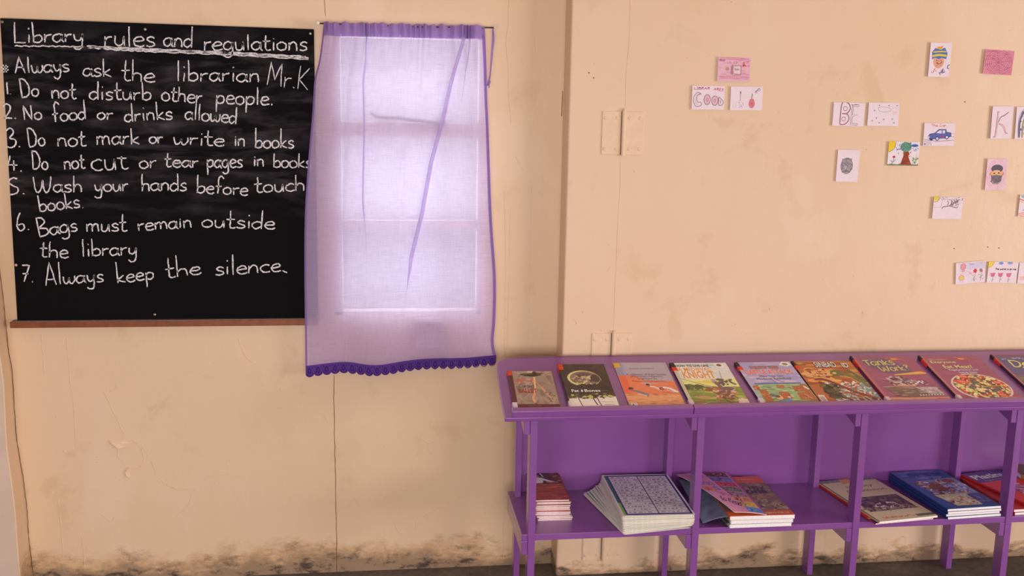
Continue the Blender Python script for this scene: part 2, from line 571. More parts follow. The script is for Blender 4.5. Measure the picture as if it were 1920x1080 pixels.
def ribbon2d(pts, width, rng=None, jag=0.0):
    """left and right outline of a stroke"""
    L, R = [], []
    n = len(pts)
    for i in range(n):
        a = pts[max(0, i - 1)]; b = pts[min(n - 1, i + 1)]
        dx, dz = b[0] - a[0], b[1] - a[1]
        l = hypot(dx, dz) or 1
        nx, nz = -dz / l, dx / l
        w = width / 2 * (1 if 0 < i < n - 1 else .75)
        j1 = w * (1 + (rng.uniform(-jag, jag) if rng else 0)); j2 = w * (1 + (rng.uniform(-jag, jag) if rng else 0))
        L.append((pts[i][0] + nx * j1, pts[i][1] + nz * j1)); R.append((pts[i][0] - nx * j2, pts[i][1] - nz * j2))
    return L, R


_fc = {}


def font_polys(text, shear=0.0, bold=0.0):
    """outline polygons of printed lettering, as triangles, height of capitals about 1"""
    key = (text, shear, bold)
    if key in _fc: return _fc[key]
    cu = bpy.data.curves.new('lettering', 'FONT')
    cu.body = text
    cu.resolution_u = 2
    cu.shear = shear
    cu.offset = bold
    ob = bpy.data.objects.new('lettering', cu)
    COL.objects.link(ob)
    bpy.context.view_layer.update()
    dg = bpy.context.evaluated_depsgraph_get()
    me = ob.evaluated_get(dg).to_mesh()
    vs = [(v.co.x, v.co.y) for v in me.vertices]
    fs = [tuple(p.vertices) for p in me.polygons]
    ob.evaluated_get(dg).to_mesh_clear()
    bpy.data.objects.remove(ob); bpy.data.curves.remove(cu)
    if vs:
        x0 = min(v[0] for v in vs); x1 = max(v[0] for v in vs)
        y0 = min(v[1] for v in vs); y1 = max(v[1] for v in vs)
        vs = [((v[0] - x0) / (x1 - x0), (v[1] - y0) / (y1 - y0)) for v in vs]
    _fc[key] = (vs, fs)
    return _fc[key]


class Art:
    """flat printed or drawn picture on a w x h sheet; u to the right, v up, both 0..1; drawn back to front"""
    def __init__(s, w, h, bg=None, seed=1, dz=0.000016, gain=1.3, pen_k=1.0):
        s.gain, s.pk = gain, pen_k
        s.w, s.h, s.dz = w, h, dz
        s.v, s.f, s.c = [], [], []
        s.layer = 0
        s.rng = random.Random(seed)
        if bg: s.rect(0, 0, 1, 1, bg)

    def raw(s, vs, fs, col):
        z = s.layer * s.dz
        if any(x < -1e-6 or y < -1e-6 or x > s.w + 1e-6 or y > s.h + 1e-6 for x, y in vs):
            for f in fs:                                        # trim at the sheet's edge
                P = [vs[i] for i in f]
                for ax, lim, sg in ((0, 0, 1), (0, s.w, -1), (1, 0, 1), (1, s.h, -1)):
                    Q = []
                    for i in range(len(P)):
                        a, b_ = P[i - 1], P[i]
                        da, db = (a[ax] - lim) * sg, (b_[ax] - lim) * sg
                        if (da < 0) != (db < 0):
                            t = da / (da - db)
                            Q.append((a[0] + (b_[0] - a[0]) * t, a[1] + (b_[1] - a[1]) * t))
                        if db >= 0: Q.append(b_)
                    P = Q
                    if len(P) < 3: break
                if len(P) >= 3:
                    b = len(s.v)
                    s.v += [(x, y, z) for x, y in P]
                    s.f.append(tuple(range(b, b + len(P)))); s.c.append(lin(col))
            s.layer += 1
            return
        b = len(s.v)
        s.v += [(x, y, z) for x, y in vs]
        for f in fs:
            s.f.append(tuple(i + b for i in f)); s.c.append(lin(col))
        s.layer += 1

    def poly(s, pts, col):
        s.raw([(u * s.w, v * s.h) for u, v in pts], [tuple(range(len(pts)))], col)

    def rect(s, u0, v0, u1, v1, col):
        s.poly([(u0, v0), (u1, v0), (u1, v1), (u0, v1)], col)

    def ell(s, u, v, ru, rv, col, n=20, rot=0, wob=0.0):
        P = []
        for k in range(n):
            a = 2 * pi * k / n
            q = 1 + s.rng.uniform(-wob, wob)
            x, y = cos(a) * ru * q * s.w, sin(a) * rv * q * s.h
            P.append((u * s.w + x * cos(rot) - y * sin(rot), v * s.h + x * sin(rot) + y * cos(rot)))
        s.raw(P, [tuple(range(n))], col)

    def line(s, pts, wd, col, curve=True, closed=False):
        """wd in mm"""
        if closed: pts = list(pts) + [pts[0]]
        if curve: pts = smooth_line(pts, 5)
        q = [(u * s.w, v * s.h) for u, v in pts]
        L, R = ribbon2d(q, wd * .001 * s.pk)
        n = len(q)
        s.raw(L + R, [(i, n + i, n + i + 1, i + 1) for i in range(n - 1)], col)

    def ring(s, u, v, ru, rv, wd, col, n=18):
        s.line([(u + cos(2 * pi * k / n) * ru, v + sin(2 * pi * k / n) * rv) for k in range(n + 1)], wd, col, curve=False)

    def pen(s, text, u0, v0, u1, xh, asc, wd, col, v1=None):
        """xh in fractions of the height"""
        for q in pen_text(text, (u0 * s.w, v0 * s.h), (u1 * s.w, (v0 if v1 is None else v1) * s.h), xh * s.h, asc, s.rng, .02):
            L, R = ribbon2d(q, wd * .001 * s.pk)
            n = len(q)
            s.raw(L + R, [(i, n + i, n + i + 1, i + 1) for i in range(n - 1)], col)
            s.layer -= 1
        s.layer += 1

    def text(s, text, u0, v0, u1, v1, col, shear=0.0, bold=0.0, arc=0.0, rot=0.0, outline=None, om=.7):
        vs, fs = font_polys(text, shear, bold)
        def place(vs, dx=0, dy=0):
            out = []
            for a, b in vs:
                x = (u0 + (u1 - u0) * a) * s.w + dx
                y = (v0 + (v1 - v0) * b) * s.h + dy + arc * s.h * (1 - (2 * a - 1) ** 2)
                if rot:
                    cx, cy = (u0 + u1) / 2 * s.w, (v0 + v1) / 2 * s.h
                    x, y = cx + (x - cx) * cos(rot) - (y - cy) * sin(rot), cy + (x - cx) * sin(rot) + (y - cy) * cos(rot)
                out.append((x, y))
            return out
        if outline:
            for k in range(6):
                s.raw(place(vs, cos(k * pi / 3) * om * .001, sin(k * pi / 3) * om * .001), fs, outline)
                s.layer -= .8
            s.layer += 1
        s.raw(place(vs), fs, col)

    def dabs(s, u0, v0, u1, v1, n, cols, ru, rv, rot=None, mask=None):
        """n small irregular dabs of colour"""
        for _ in range(n):
            u, v = s.rng.uniform(u0, u1), s.rng.uniform(v0, v1)
            if mask and not mask(u, v): continue
            r = s.rng.uniform(.5, 1.2)
            s.ell(u, v, ru * r, rv * r * s.rng.uniform(.6, 1.3), s.rng.choice(cols), 7, s.rng.uniform(0, 3) if rot is None else rot, .25)
            s.layer -= .9

    def build(s, name, parent, mat, z=0.0, warp=None, x0=0.0, y0=0.0):
        vs = [Vector((x + x0, y + y0, zz + z)) for x, y, zz in s.v]
        if warp: vs = [warp(v) for v in vs]
        o = mesh(name, vs, s.f, mat, parent)
        at = o.data.color_attributes.new('ink', 'FLOAT_COLOR', 'CORNER')
        k = 0
        buf = []
        for p, c in zip(o.data.polygons, s.c):
            for _ in range(p.loop_total): buf += [min(.88, c[0] * s.gain), min(.88, c[1] * s.gain), min(.88, c[2] * s.gain), 1.0]
        at.data.foreach_set('color', buf)
        return o

# survey of the wall marks, in metres (x along the wall, z up)
WORDS=[["Library",[-1.052,1.7059],[-0.8587,1.7128],0.0233,2.5],
["rules",[-0.8007,1.7033],[-0.6555,1.7035],0.0288,2.02],
["and",[-0.6297,1.7051],[-0.5465,1.7047],0.0249,2.44],
["regulations",[-0.5152,1.6979],[-0.2104,1.7044],0.0249,1.89],
["#",[-1.0894,1.6196],[-1.07,1.622],0.0222,1.0],
["Always",[-1.053,1.6179],[-0.9025,1.6262],0.0222,2.12],
["ask",[-0.8641,1.6145],[-0.7846,1.6137],0.0233,2.26],
["the",[-0.7555,1.6042],[-0.6614,1.6011],0.0249,2.56],
["librarian",[-0.5988,1.606],[-0.3534,1.6075],0.0249,2.44],
["Mr.K",[-0.3331,1.6002],[-0.2098,1.5872],0.0305,2.27],
["1.",[-1.0835,1.5575],[-1.0675,1.5578],0.0194,1.86],
["Do",[-1.0421,1.5483],[-0.9908,1.5542],0.0222,2.5],
["not",[-0.9572,1.5473],[-0.8878,1.5486],0.0233,2.02],
["disturb",[-0.8496,1.5468],[-0.6727,1.5476],0.0233,2.26],
["other",[-0.6437,1.5466],[-0.5258,1.54],0.0249,1.78],
["people.",[-0.4852,1.5408],[-0.314,1.5397],0.0249,2.11],
["2.",[-1.0956,1.4845],[-1.0581,1.4876],0.0222,2.0],
["No",[-1.039,1.4829],[-0.9877,1.4862],0.0211,1.97],
["food",[-0.9564,1.4792],[-0.8611,1.4883],0.0222,2.62],
["or",[-0.8305,1.4888],[-0.7869,1.4885],0.0194,1.14],
["drinks",[-0.7514,1.4824],[-0.6133,1.4923],0.0222,2.45],
["allowed",[-0.5765,1.4929],[-0.4259,1.4824],0.0233,2.14],
["3.",[-1.093,1.401],[-1.0514,1.4041],0.0249,2.33],
["Do",[-1.0294,1.4043],[-0.9816,1.4101],0.0233,2.38],
["not",[-0.9485,1.4054],[-0.8669,1.409],0.0249,1.89],
["mark",[-0.8369,1.413],[-0.712,1.4161],0.0249,1.96],
["or",[-0.6833,1.4191],[-0.644,1.4207],0.0194,1.14],
["write",[-0.6138,1.4174],[-0.4653,1.4141],0.0222,2.12],
["in",[-0.4356,1.4145],[-0.4022,1.4134],0.0222,1.5],
["books",[-0.3729,1.4101],[-0.2557,1.41],0.0233,2.57],
["4.",[-1.0942,1.332],[-1.0511,1.3324],0.0249,1.96],
["Do",[-1.0238,1.3378],[-0.9785,1.3393],0.0233,2.38],
["not",[-0.9336,1.3387],[-0.873,1.3419],0.0233,1.9],
["cut",[-0.855,1.3343],[-0.7506,1.3416],0.0332,1.2],
["or",[-0.7163,1.3435],[-0.6658,1.3466],0.0222,1.12],
["tear",[-0.6419,1.3495],[-0.5427,1.3478],0.0211,2.11],
["pages",[-0.5172,1.3481],[-0.4117,1.3502],0.0233,1.43],
["in",[-0.3795,1.3548],[-0.3469,1.3541],0.0211,1.58],
["books",[-0.3195,1.3501],[-0.2034,1.3502],0.0222,2.0],
["5.",[-1.0951,1.2596],[-1.0481,1.2651],0.0249,2.0],
["Wash",[-1.0247,1.2679],[-0.8853,1.2714],0.0233,2.1],
["your",[-0.8493,1.2717],[-0.7513,1.275],0.0222,1.5],
["hands",[-0.7134,1.2753],[-0.5796,1.2773],0.0233,2.26],
["before",[-0.5516,1.2711],[-0.3986,1.2642],0.0222,2.5],
["touchi",[-0.3765,1.2724],[-0.2098,1.2816],0.0233,2.14],
["books.",[-1.012,1.2107],[-0.8818,1.2244],0.0233,2.1],
["6.",[-1.08,1.1519],[-1.0417,1.1556],0.0249,2.22],
["Bags",[-1.0182,1.1346],[-0.9043,1.1533],0.0233,2.5],
["must",[-0.8808,1.1507],[-0.7621,1.1525],0.0233,2.38],
["remain",[-0.7291,1.1526],[-0.5684,1.1647],0.0222,1.5],
["outside",[-0.54,1.1648],[-0.3202,1.1599],0.0233,2.5],
["the",[-1.0189,1.0738],[-0.9371,1.0695],0.0233,2.1],
["library",[-0.8975,1.0747],[-0.735,1.0789],0.0233,2.26],
["7.",[-1.0776,0.9968],[-1.0413,0.9951],0.0249,2.18],
["Always",[-1.0073,0.9858],[-0.8374,0.9958],0.0233,2.98],
["keep",[-0.7979,0.9918],[-0.6871,1.0032],0.0233,2.81],
["the",[-0.6509,1.0058],[-0.5467,1.019],0.0233,2.9],
["silence,",[-0.5035,1.0145],[-0.2861,1.0263],0.0249,2.56]]
UND=[[[-1.0507,1.6966],[-0.9458,1.6987],[-0.8585,1.6994],[-0.6623,1.6943],[-0.4526,1.6914],[-0.2056,1.6825]],[[-0.8585,1.6984],[-0.7512,1.6921],[-0.6625,1.6898],[-0.4527,1.6868],[-0.2057,1.6784]],[[-0.8486,1.7016],[-0.6523,1.6975],[-0.402,1.6926],[-0.2132,1.6869]]]
CARDS={"pinkbook":[1.1042,1.6745,0.0044,0.1062,0.0742],"good":[1.026,1.5868,0.0087,0.1056,0.0734],"guitar":[1.1505,1.587,0.0148,0.1054,0.0733],"be":[1.4925,1.5433,-0.0089,0.1063,0.074],"cloud":[1.6101,1.5453,0.0039,0.1059,0.0736],"greyface":[1.503,1.3799,-0.0022,0.0757,0.1023],"tree":[1.6901,1.4212,-0.0016,0.1078,0.077],"bluecap":[1.7854,1.7203,0.0044,0.074,0.107],"pinkweb":[1.9878,1.7172,-0.0259,0.1025,0.0767],"car":[1.8066,1.4842,0.0113,0.1078,0.0736],"k":[2.0202,1.5263,0.0238,0.0745,0.1043],"arch":[2.1062,1.5265,0.0322,0.074,0.105],"beard":[2.0197,1.3572,0.0087,0.0743,0.1033],"skeleton":[1.8597,1.2455,-0.0096,0.1051,0.0723],"rainbow":[2.1675,1.2544,-0.0027,0.1109,0.0726],"flowers":[1.9642,1.0298,0.0786,0.1069,0.0727],"tulips":[2.0793,1.0299,-0.0191,0.1088,0.0715],"pinkpale":[2.1913,1.0269,-0.0141,0.1094,0.0714]}
CRK={"pil":[[-1.15,1.2355],[-1.1478,1.0895],[-1.1409,0.941],[-1.1392,0.8741],[-1.137,0.7899],[-1.1302,0.7046],[-1.1313,0.5668],[-1.1311,0.497],[-1.1241,0.4088],[-1.1195,0.3554],[-1.1152,0.2479],[-1.116,0.1574],[-1.1125,0.0842],[-1.1095,0.0289]],"seam":[[-0.159,1.8558],[-0.1548,1.8167],[-0.1437,0.6811],[-0.1442,0.5084],[-0.143,0.3249],[-0.1419,0.1377],[-0.1419,-0.0051]],"seam_a":[[-0.1585,1.8869],[-0.1549,1.8089]],"seam_b":[[-0.1437,0.6811],[-0.1442,0.5084],[-0.143,0.3249],[-0.1419,0.1377],[-0.1419,-0.0051]],"step_seam":[[0.4027,1.2786],[0.4097,1.0714],[0.4116,0.8594],[0.414,0.5136],[0.4152,0.2313],[0.4207,0.0188]],"hair":[[-0.3453,0.5814],[-0.2831,0.5693],[-0.1864,0.5528],[-0.163,0.5124]]}
RAISED=[[[-0.8503,0.478],[-0.8377,0.4683],[-0.8239,0.4537],[-0.8019,0.4594],[-0.7832,0.47]],[[-0.8263,0.4498],[-0.8253,0.426],[-0.8119,0.4017],[-0.7943,0.3877],[-0.7651,0.3868],[-0.7497,0.4039],[-0.7486,0.4278],[-0.7583,0.4559],[-0.7757,0.4745]],[[-0.7793,0.4762],[-0.7511,0.4557],[-0.7307,0.4193],[-0.7208,0.3951],[-0.7111,0.3628]],[[-0.7959,0.3853],[-0.8045,0.3736],[-0.8007,0.3615],[-0.7923,0.3532]],[[-0.6971,0.3462],[-0.6759,0.3214],[-0.6394,0.3081],[-0.6096,0.3112],[-0.5729,0.2937]],[[-0.5636,0.3461],[-0.5335,0.3533],[-0.4886,0.3544],[-0.4363,0.3446]],[[-0.8578,0.6423],[-0.839,0.5875],[-0.8197,0.5402],[-0.8037,0.4966]],[[-1.0347,0.8281],[-1.0335,0.7677],[-1.0321,0.6992]],[[-0.9619,0.816],[-0.9594,0.7362],[-0.9567,0.6595],[-0.9512,0.5666],[-0.9537,0.4571]],[[-1.0176,0.2845],[-1.0129,0.2039],[-1.0122,0.0901]],[[-0.6043,0.2907],[-0.6154,0.2545],[-0.654,0.2191]],[[-0.4417,0.8059],[-0.4212,0.7514],[-0.3924,0.7237]],[[-0.9551,0.1693],[-0.9491,0.1202],[-0.9482,0.0546]],[[-0.8861,0.2316],[-0.858,0.2062],[-0.8499,0.2222]],[[-0.854,0.6461],[-0.8289,0.6456],[-0.821,0.6609]],[[0.1482,0.455],[0.1646,0.4457],[0.2026,0.4495],[0.2053,0.4309],[0.1975,0.4104],[0.1779,0.4041],[0.1647,0.4148],[0.1614,0.4355],[0.1646,0.4457]],[[0.011,0.2501],[0.0274,0.2704],[0.0601,0.2832],[0.106,0.2852]],[[0.1457,0.1859],[0.1854,0.209],[0.2251,0.2358],[0.2782,0.2501]],[[0.0337,0.2109],[0.0468,0.1754],[0.0697,0.1309],[0.116,0.1376],[0.1259,0.1725],[0.1523,0.1927]],[[-0.1257,0.227],[-0.0932,0.2432],[-0.08,0.2636],[-0.0642,0.2179]],[[0.3525,0.1925],[0.3857,0.2232],[0.4126,0.2222]],[[-0.1358,0.4569],[-0.1135,0.4577]],[[-0.0618,0.5105],[-0.0137,0.508]],[[0.2893,0.1381],[0.303,0.1162],[0.3232,0.1118]],[[0.4074,1.8731],[0.4058,1.8089],[0.4014,1.7442],[0.4085,1.6575],[0.4129,1.5698],[0.42,1.4925]],[[0.491,1.8756],[0.4906,1.7681],[0.4898,1.6811]],[[0.4469,1.7074],[0.456,1.6749]],[[0.4361,1.392],[0.451,1.364],[0.4657,1.3472]],[[0.4249,1.2273],[0.4224,1.141],[0.422,1.0656]],[[0.4896,1.302],[0.4903,1.1411],[0.4885,0.9538],[0.4895,0.7687]],[[0.4234,0.9895],[0.4214,0.8713],[0.4215,0.7695]],[[0.4079,0.8714],[0.4169,0.8624],[0.4112,0.8535]]]
FLAP1=[[-0.8502,0.4796],[-0.8393,0.4667],[-0.8254,0.4529],[-0.8019,0.4586],[-0.7824,0.4708],[-0.8084,0.4754],[-0.8316,0.4744]]
FLAP2=[[-0.7943,0.3877],[-0.806,0.3736],[-0.8022,0.3599],[-0.7909,0.3508],[-0.7947,0.3653],[-0.7956,0.3765]]
RAISEDR=[[[0.757,1.3123],[0.7539,1.2113],[0.7536,1.0977],[0.7521,0.9827],[0.7524,0.8486]],[[0.735,1.0519],[0.7268,1.0405]],[[0.6161,0.8851],[0.6311,0.8674],[0.6167,0.8647]],[[0.7659,1.8747],[0.7673,1.7428],[0.7619,1.6518],[0.7635,1.5546]],[[0.7536,1.4011],[0.7567,1.2899]],[[1.9726,1.678],[1.9653,1.5759],[1.9634,1.4728],[1.9672,1.3512]],[[1.9106,1.2629],[1.916,1.1387],[1.9252,1.0128]]]


# =================================================================== THE SETTING
def wallbox(name, boxes, mat):
    b = MB()
    for x in boxes: b.box(*x)
    return tag(b.build(name, mat), kind='structure')


OX0, OX1, OZ0, OZ1 = -0.138, 0.331, 0.880, 1.762       # window opening
wb = wallbox('wall_back', [(-1.30, OX0, 0, .2, 0, 2.75), (OX1, .62, 0, .2, 0, 2.75), (OX0, OX1, 0, .2, 0, OZ0), (OX0, OX1, 0, .2, OZ1, 2.75)], MAT['wall'])
wr = MB()
wr.box(.586, 5.2, -.101, .2, 0, 2.75)
wr = tag(wr.build('wall_right', MAT['wallr'], bevel=.006, seg=3), kind='structure')
# leaning pier at the left, its lit side turned to the window wall
def pier_back(z):
    P = sorted([(q[1], q[0]) for q in CRK['pil']] + [(2.75, -1.165)])
    if z <= P[0][0]: return P[0][1]
    for i in range(len(P) - 1):
        if P[i + 1][0] >= z:
            f = (z - P[i][0]) / (P[i + 1][0] - P[i][0]); return P[i][1] * (1 - f) + P[i + 1][1] * f
    return P[-1][1]
pl = MB()
zz = [0, .05, .12, .2, .3, .4, .5, .6, .7, .8, .9, 1.0, 1.2, 1.5, 2.0, 2.75]
vs = []
for z_ in zz:
    xb = pier_back(z_); xf = xb + min(.016, .002 + .018 * z_)
    vs += [(xf, -.11, z_), (xb, .0, z_), (xb, .2, z_), (-3.0, .2, z_), (-3.0, -.11, z_)]
fs = []
for i in range(len(zz) - 1):
    for k in range(5):
        fs.append((i * 5 + k, i * 5 + (k + 1) % 5, i * 5 + 5 + (k + 1) % 5, i * 5 + 5 + k))
fs += [(0, 1, 2, 3, 4), tuple(len(vs) - 5 + k for k in range(5))]
pl.add(vs, fs)
pier = tag(pl.build('wall_left', MAT['wall'], bevel=.003), kind='structure')
pf = MB()
vs = []
for z_ in zz:
    xf = pier_back(z_) + min(.016, .002 + .018 * z_)
    vs += [(xf - .004, -.1115, z_), (-3.0, -.1115, z_), (xf - .004, -.110, z_), (-3.0, -.110, z_)]
pf.add(vs, [q for i in range(len(zz) - 1) for q in ((i * 4, i * 4 + 4, i * 4 + 5, i * 4 + 1), (i * 4 + 2, i * 4 + 6, i * 4 + 4, i * 4))])
o = pf.build('grey_plaster_face', plain('greyish_plaster', (212, 188, 172), .7, .2, .06, 8, bump=.2), pier)
tag(wallbox('floor', [(-3.0, 5.2, -6.5, .2, -.05, 0)], MAT['floor']), kind='structure')
tag(wallbox('ceiling', [(-3.0, 5.2, -6.5, .2, 2.75, 2.82)], MAT['ceiling']), kind='structure')

# cracks and lifted paint on the walls
def line_on_wall(name, lines, y, wd, mat, parent, jag=.35, seed=3, raised=False):
    rg = random.Random(seed)
    b = MB()
    for q in lines:
        s_ = smooth_line([tuple(p) for p in q], 8)
        s_ = [(x + rg.uniform(-1, 1) * wd * .5, z + rg.uniform(-1, 1) * wd * .4) for x, z in s_]
        if raised:
            b.tube([(x, y - .0006, z) for x, z in s_], lambda t, w=wd: w * (.25 + .6 * abs(sin(t * 9 + 1))), 6, .5)
        else:
            L, R = ribbon2d(s_, wd, rg, jag)
            n = len(s_)
            vs = [(x, y - .0006, z) for x, z in L] + [(x, y - .0006, z) for x, z in R] + [(x, y, z) for x, z in L] + [(x, y, z) for x, z in R]
            b.add(vs, [(i, n + i, n + i + 1, i + 1) for i in range(n - 1)] + [(2 * n + i, i, i + 1, 2 * n + i + 1) for i in range(n - 1)] + [(n + i, 3 * n + i, 3 * n + i + 1, n + i + 1) for i in range(n - 1)])
    return b.build(name, mat, parent)


line_on_wall('plaster_crack', [[(x_ + .0018, z_) for x_, z_ in CRK['pil']]], -.0006, .0017, MAT['crack'], wb)
line_on_wall('panel_joint', [CRK['seam_a'], CRK['seam_b']], 0, .0018, MAT['crack'], wb, .2, 5)
line_on_wall('hairline_crack', [CRK['step_seam'], CRK['hair']], 0, .0012, MAT['paint'], wb, .3, 6, raised=True)
line_on_wall('lifted_paint', RAISED, 0, .0021, MAT['paint'], wb, .3, 7, raised=True)
line_on_wall('lifted_paint', RAISEDR[:-2], -.101, .0011, MAT['paint'], wr, .3, 8, raised=True)
line_on_wall('corner_gap', [[(.583, 1.60), (.582, 1.52)]], 0, .003, MAT['crack'], wb, .4, 9)
# paint flakes lifting off round the bare ring
for fl in (FLAP1, FLAP2):
    b = MB()
    n_ = len(fl)
    cx_ = sum(q[0] for q in fl) / n_; cz_ = sum(q[1] for q in fl) / n_
    b.add([(x_, -.0052 if i_ < n_ // 2 else -.0008, z_) for i_, (x_, z_) in enumerate(fl)] + [(cx_, -.0034, cz_)] + [(x_, 0, z_) for x_, z_ in fl],
          [(i_, (i_ + 1) % n_, n_) for i_ in range(n_)] + [(i_, n_ + 1 + i_, n_ + 1 + (i_ + 1) % n_, (i_ + 1) % n_) for i_ in range(n_ // 2, n_)])
    b.build('paint_flake', MAT['paint'], wb)
b = MB()
rg = random.Random(12)
for _ in range(26):
    b.dome((rg.uniform(-1.05, .5), 0, rg.uniform(.1, .66)), rg.uniform(.0015, .0045), rg.uniform(.001, .002), 8)
b.build('paint_blister', MAT['paint'], wb)
b = MB()
for x, z in ((1.888, 1.59), (.645, 1.655), (.66, 1.64), (1.9, 1.11), (2.02, 1.115), (2.06, 1.112)):
    b.dome((x, -.101, z), .0022, .001, 8)
b.build('nail_hole', MAT['crack'], wr)

# ------------------------------------------------------------------ window behind the curtain
win = empty('window_1', (.1025, .05, OZ0))
tag(win, kind='structure')
inv = Matrix.Translation((-.1025, -.05, -OZ0))
def wpart(b, name, mat, **k):
    b.v = [inv @ v for v in b.v]
    return b.build(name, mat, win, **k)
b = MB()
for x0, x1, z0, z1 in ((OX0, OX0 + .026, OZ0, OZ1), (OX1 - .014, OX1, OZ0, OZ1), (OX0, OX1, OZ0, OZ0 + .010), (OX0, OX1, OZ1 - .012, OZ1)):
    b.box(x0, x1, .005, .055, z0, z1)
wpart(b, 'window_frame', MAT['sash'])
b = MB(); b.box(OX0, OX1, .055, .20, OZ0, OZ0 + .006); wpart(b, 'dimming_sill_slab', plain('dark_sill_cover', (120, 104, 98), .9))  # dark slab added over the sill to subdue its bright strip of light
b = MB(); b.box(OX0, OX1, -.004, .05, 1.447, 1.493); wpart(b, 'transom', MAT['sash'], bevel=.004)
b = MB(); b.box(OX0, OX1, .008, .045, 1.157, 1.184); wpart(b, 'glazing_bar', MAT['sash'], bevel=.003)
for z0, z1 in ((OZ0 + .01, 1.157), (1.184, 1.447), (1.493, OZ1 - .012)):
    b = MB(); b.box(OX0 + .026, OX1 - .014, .03, .034, z0, z1); wpart(b, 'pane', MAT['glass'])
b = MB()
b.tube([(-.017, -.012, 1.521), (-.008, -.012, 1.511), (.012, -.012, 1.507), (.05, -.012, 1.507), (.15, -.012, 1.497), (.205, -.012, 1.494)], .0042, 8)
b.box(.199, .213, -.016, .0, 1.485, 1.502)
wpart(b, 'window_stay', MAT['rust'])

b = MB(); b.box(.118, .214, -.030, 0, .772, .873)
o = b.build('wall_socket', MAT['sash'], bevel=.004)
tag(o, 'small square box fixed to the wall behind the lower part of the lilac curtain', 'box')

# ------------------------------------------------------------------ hinges of the folding partition
def hinge(x0, xk, x1, z0, z1, label):
    h = empty('hinge', (xk, -.101, z0), label, 'hinge', 'painted strap hinges on the partition')
    def pt(b, n, **k):
        b.v = [v - Vector((xk, -.101, z0)) for v in b.v]
        return b.build(n, MAT['paint'], h, **k)
    b = MB(); b.box(x0, xk - .006, -.1045, -.101, z0, z1); pt(b, 'leaf', bevel=.001)
    b = MB(); b.box(xk + .006, x1, -.1045, -.101, z0, z1); pt(b, 'leaf', bevel=.001)
    b = MB(); b.tube([(xk + .003, -.107, z0 - .003), (xk + .003, -.107, z1 + .002)], .0075, 12); pt(b, 'knuckle')
    b = MB(); b.tube([(xk + .003, -.107, z1 + .002), (xk + .003, -.107, z1 + .009)], .0055, 10); pt(b, 'pin')
    b = MB(); b.box(xk - .0055, xk - .0035, -.1022, -.101, z0, z1)
    b.v = [v - Vector((xk, -.101, z0)) for v in b.v]; b.build('gap', MAT['crack'], h)
    for xs in (x0 + .010, xk - .018, xk + .022, x1 - .011):
        for zs in (z0 + .018, z1 - .020):
            b = MB(); b.dome((xs, -.1044, zs), .0062, .0022, 12)
            b.tube([(xs - .004, -.1067, zs - .002), (xs + .004, -.1067, zs + .002)], .0007, 5)
            pt(b, 'screw')
    return h


hinge(.6915, .757, .8235, 1.4065, 1.540, 'cream painted hinge high on the partition, fully in view right of the curtain')
hinge(.6815, .750, .8140, .700, .835, 'cream painted hinge whose top half shows just above the purple bookshelf')
hinge(.6740, .742, .8080, .055, .190, 'cream painted hinge low down under the left bay of the purple bookshelf')

# ------------------------------------------------------------------ blackboard
bb = empty('blackboard', (-.64, 0, .87), 'black chalkboard of handwritten library rules left of the lilac curtain', 'blackboard')
BO = Vector((-.64, 0, .87))
def bpart(b, n, mat, par=bb, **k):
    b.v = [v - BO for v in b.v]
    return b.build(n, mat, par, **k)
b = MB(); b.prism([(-1.0966, -.020, .872), (-.19, -.020, .872), (-.1894, -.020, 1.7675), (-1.0856, -.020, 1.7747)], (0, .018, 0))
bpart(b, 'board', MAT['board'], bevel=.0015)
b = MB(); b.box(-1.113, -.19, -.037, -.002, .856, .875); ledge = bpart(b, 'chalk_ledge', MAT['wood'], bevel=.0015)
b = MB(); b.box(-1.108, -.195, -.035, -.020, .875, .8765); bpart(b, 'chalk_dust', MAT['dust'])
for x, z in ((-.6803, 1.754), (-.1991, 1.7545), (-.6899, .8912), (-1.0800, 1.7640)):
    b = MB(); b.dome((x, -.020, z), .0045, .0025, 12); b.dome((x, -.0224, z), .002, .0008, 8); bpart(b, 'screw', MAT['steel'])
b = MB(); b.dome((-1.0886, -.020, 1.0483), .0042, .0022, 12); o = bpart(b, 'marker_pin', plain('pale_red_pin', (214, 150, 150), .5)); o['label'] = 'pale red round pin head'

rg = random.Random(21)
def chalk(strokes, b, wd):
    for q in strokes:
        # chalk strokes waver and skip a little
        q = [(x + rg.uniform(-.0006, .0006), z + rg.uniform(-.0006, .0006)) for x, z in q]
        L, R = ribbon2d(q, wd, rg, .28)
        n = len(q)
        y = -.0206
        b.add([(x, y, z) for x, z in L] + [(x, y, z) for x, z in R], [(i, n + i, n + i + 1, i + 1) for i in range(n - 1)])

lines, cur = [], []
for w_ in WORDS:
    if w_[0] in ('#', '1.', '2.', '3.', '4.', '5.', 'books.', '6.', '7.') and cur:
        lines.append(cur); cur = []
    cur.append(w_)
lines.append(cur)
for ln in lines:
    for txt, p0, p1, xh, asc in ln:
        b = MB()
        chalk(pen_text(txt, p0, p1, xh, asc, rg, .035), b, .0042 if txt != 'Mr.K' else .0030)
        bpart(b, 'chalk_word', MAT['chalk'])
    if ln[0][0] == 'Library':
        for u in UND:
            b = MB()
            q = []
            for i in range(len(u) - 1):
                for k in range(30):
                    f = k / 30
                    q.append((u[i][0] * (1 - f) + u[i + 1][0] * f, u[i][1] * (1 - f) + u[i + 1][1] * f + .0010 * sin((i * 30 + k) * .9)))
            q.append(tuple(u[-1]))
            chalk([q], b, .0036)
            bpart(b, 'chalk_underline', MAT['chalk'])

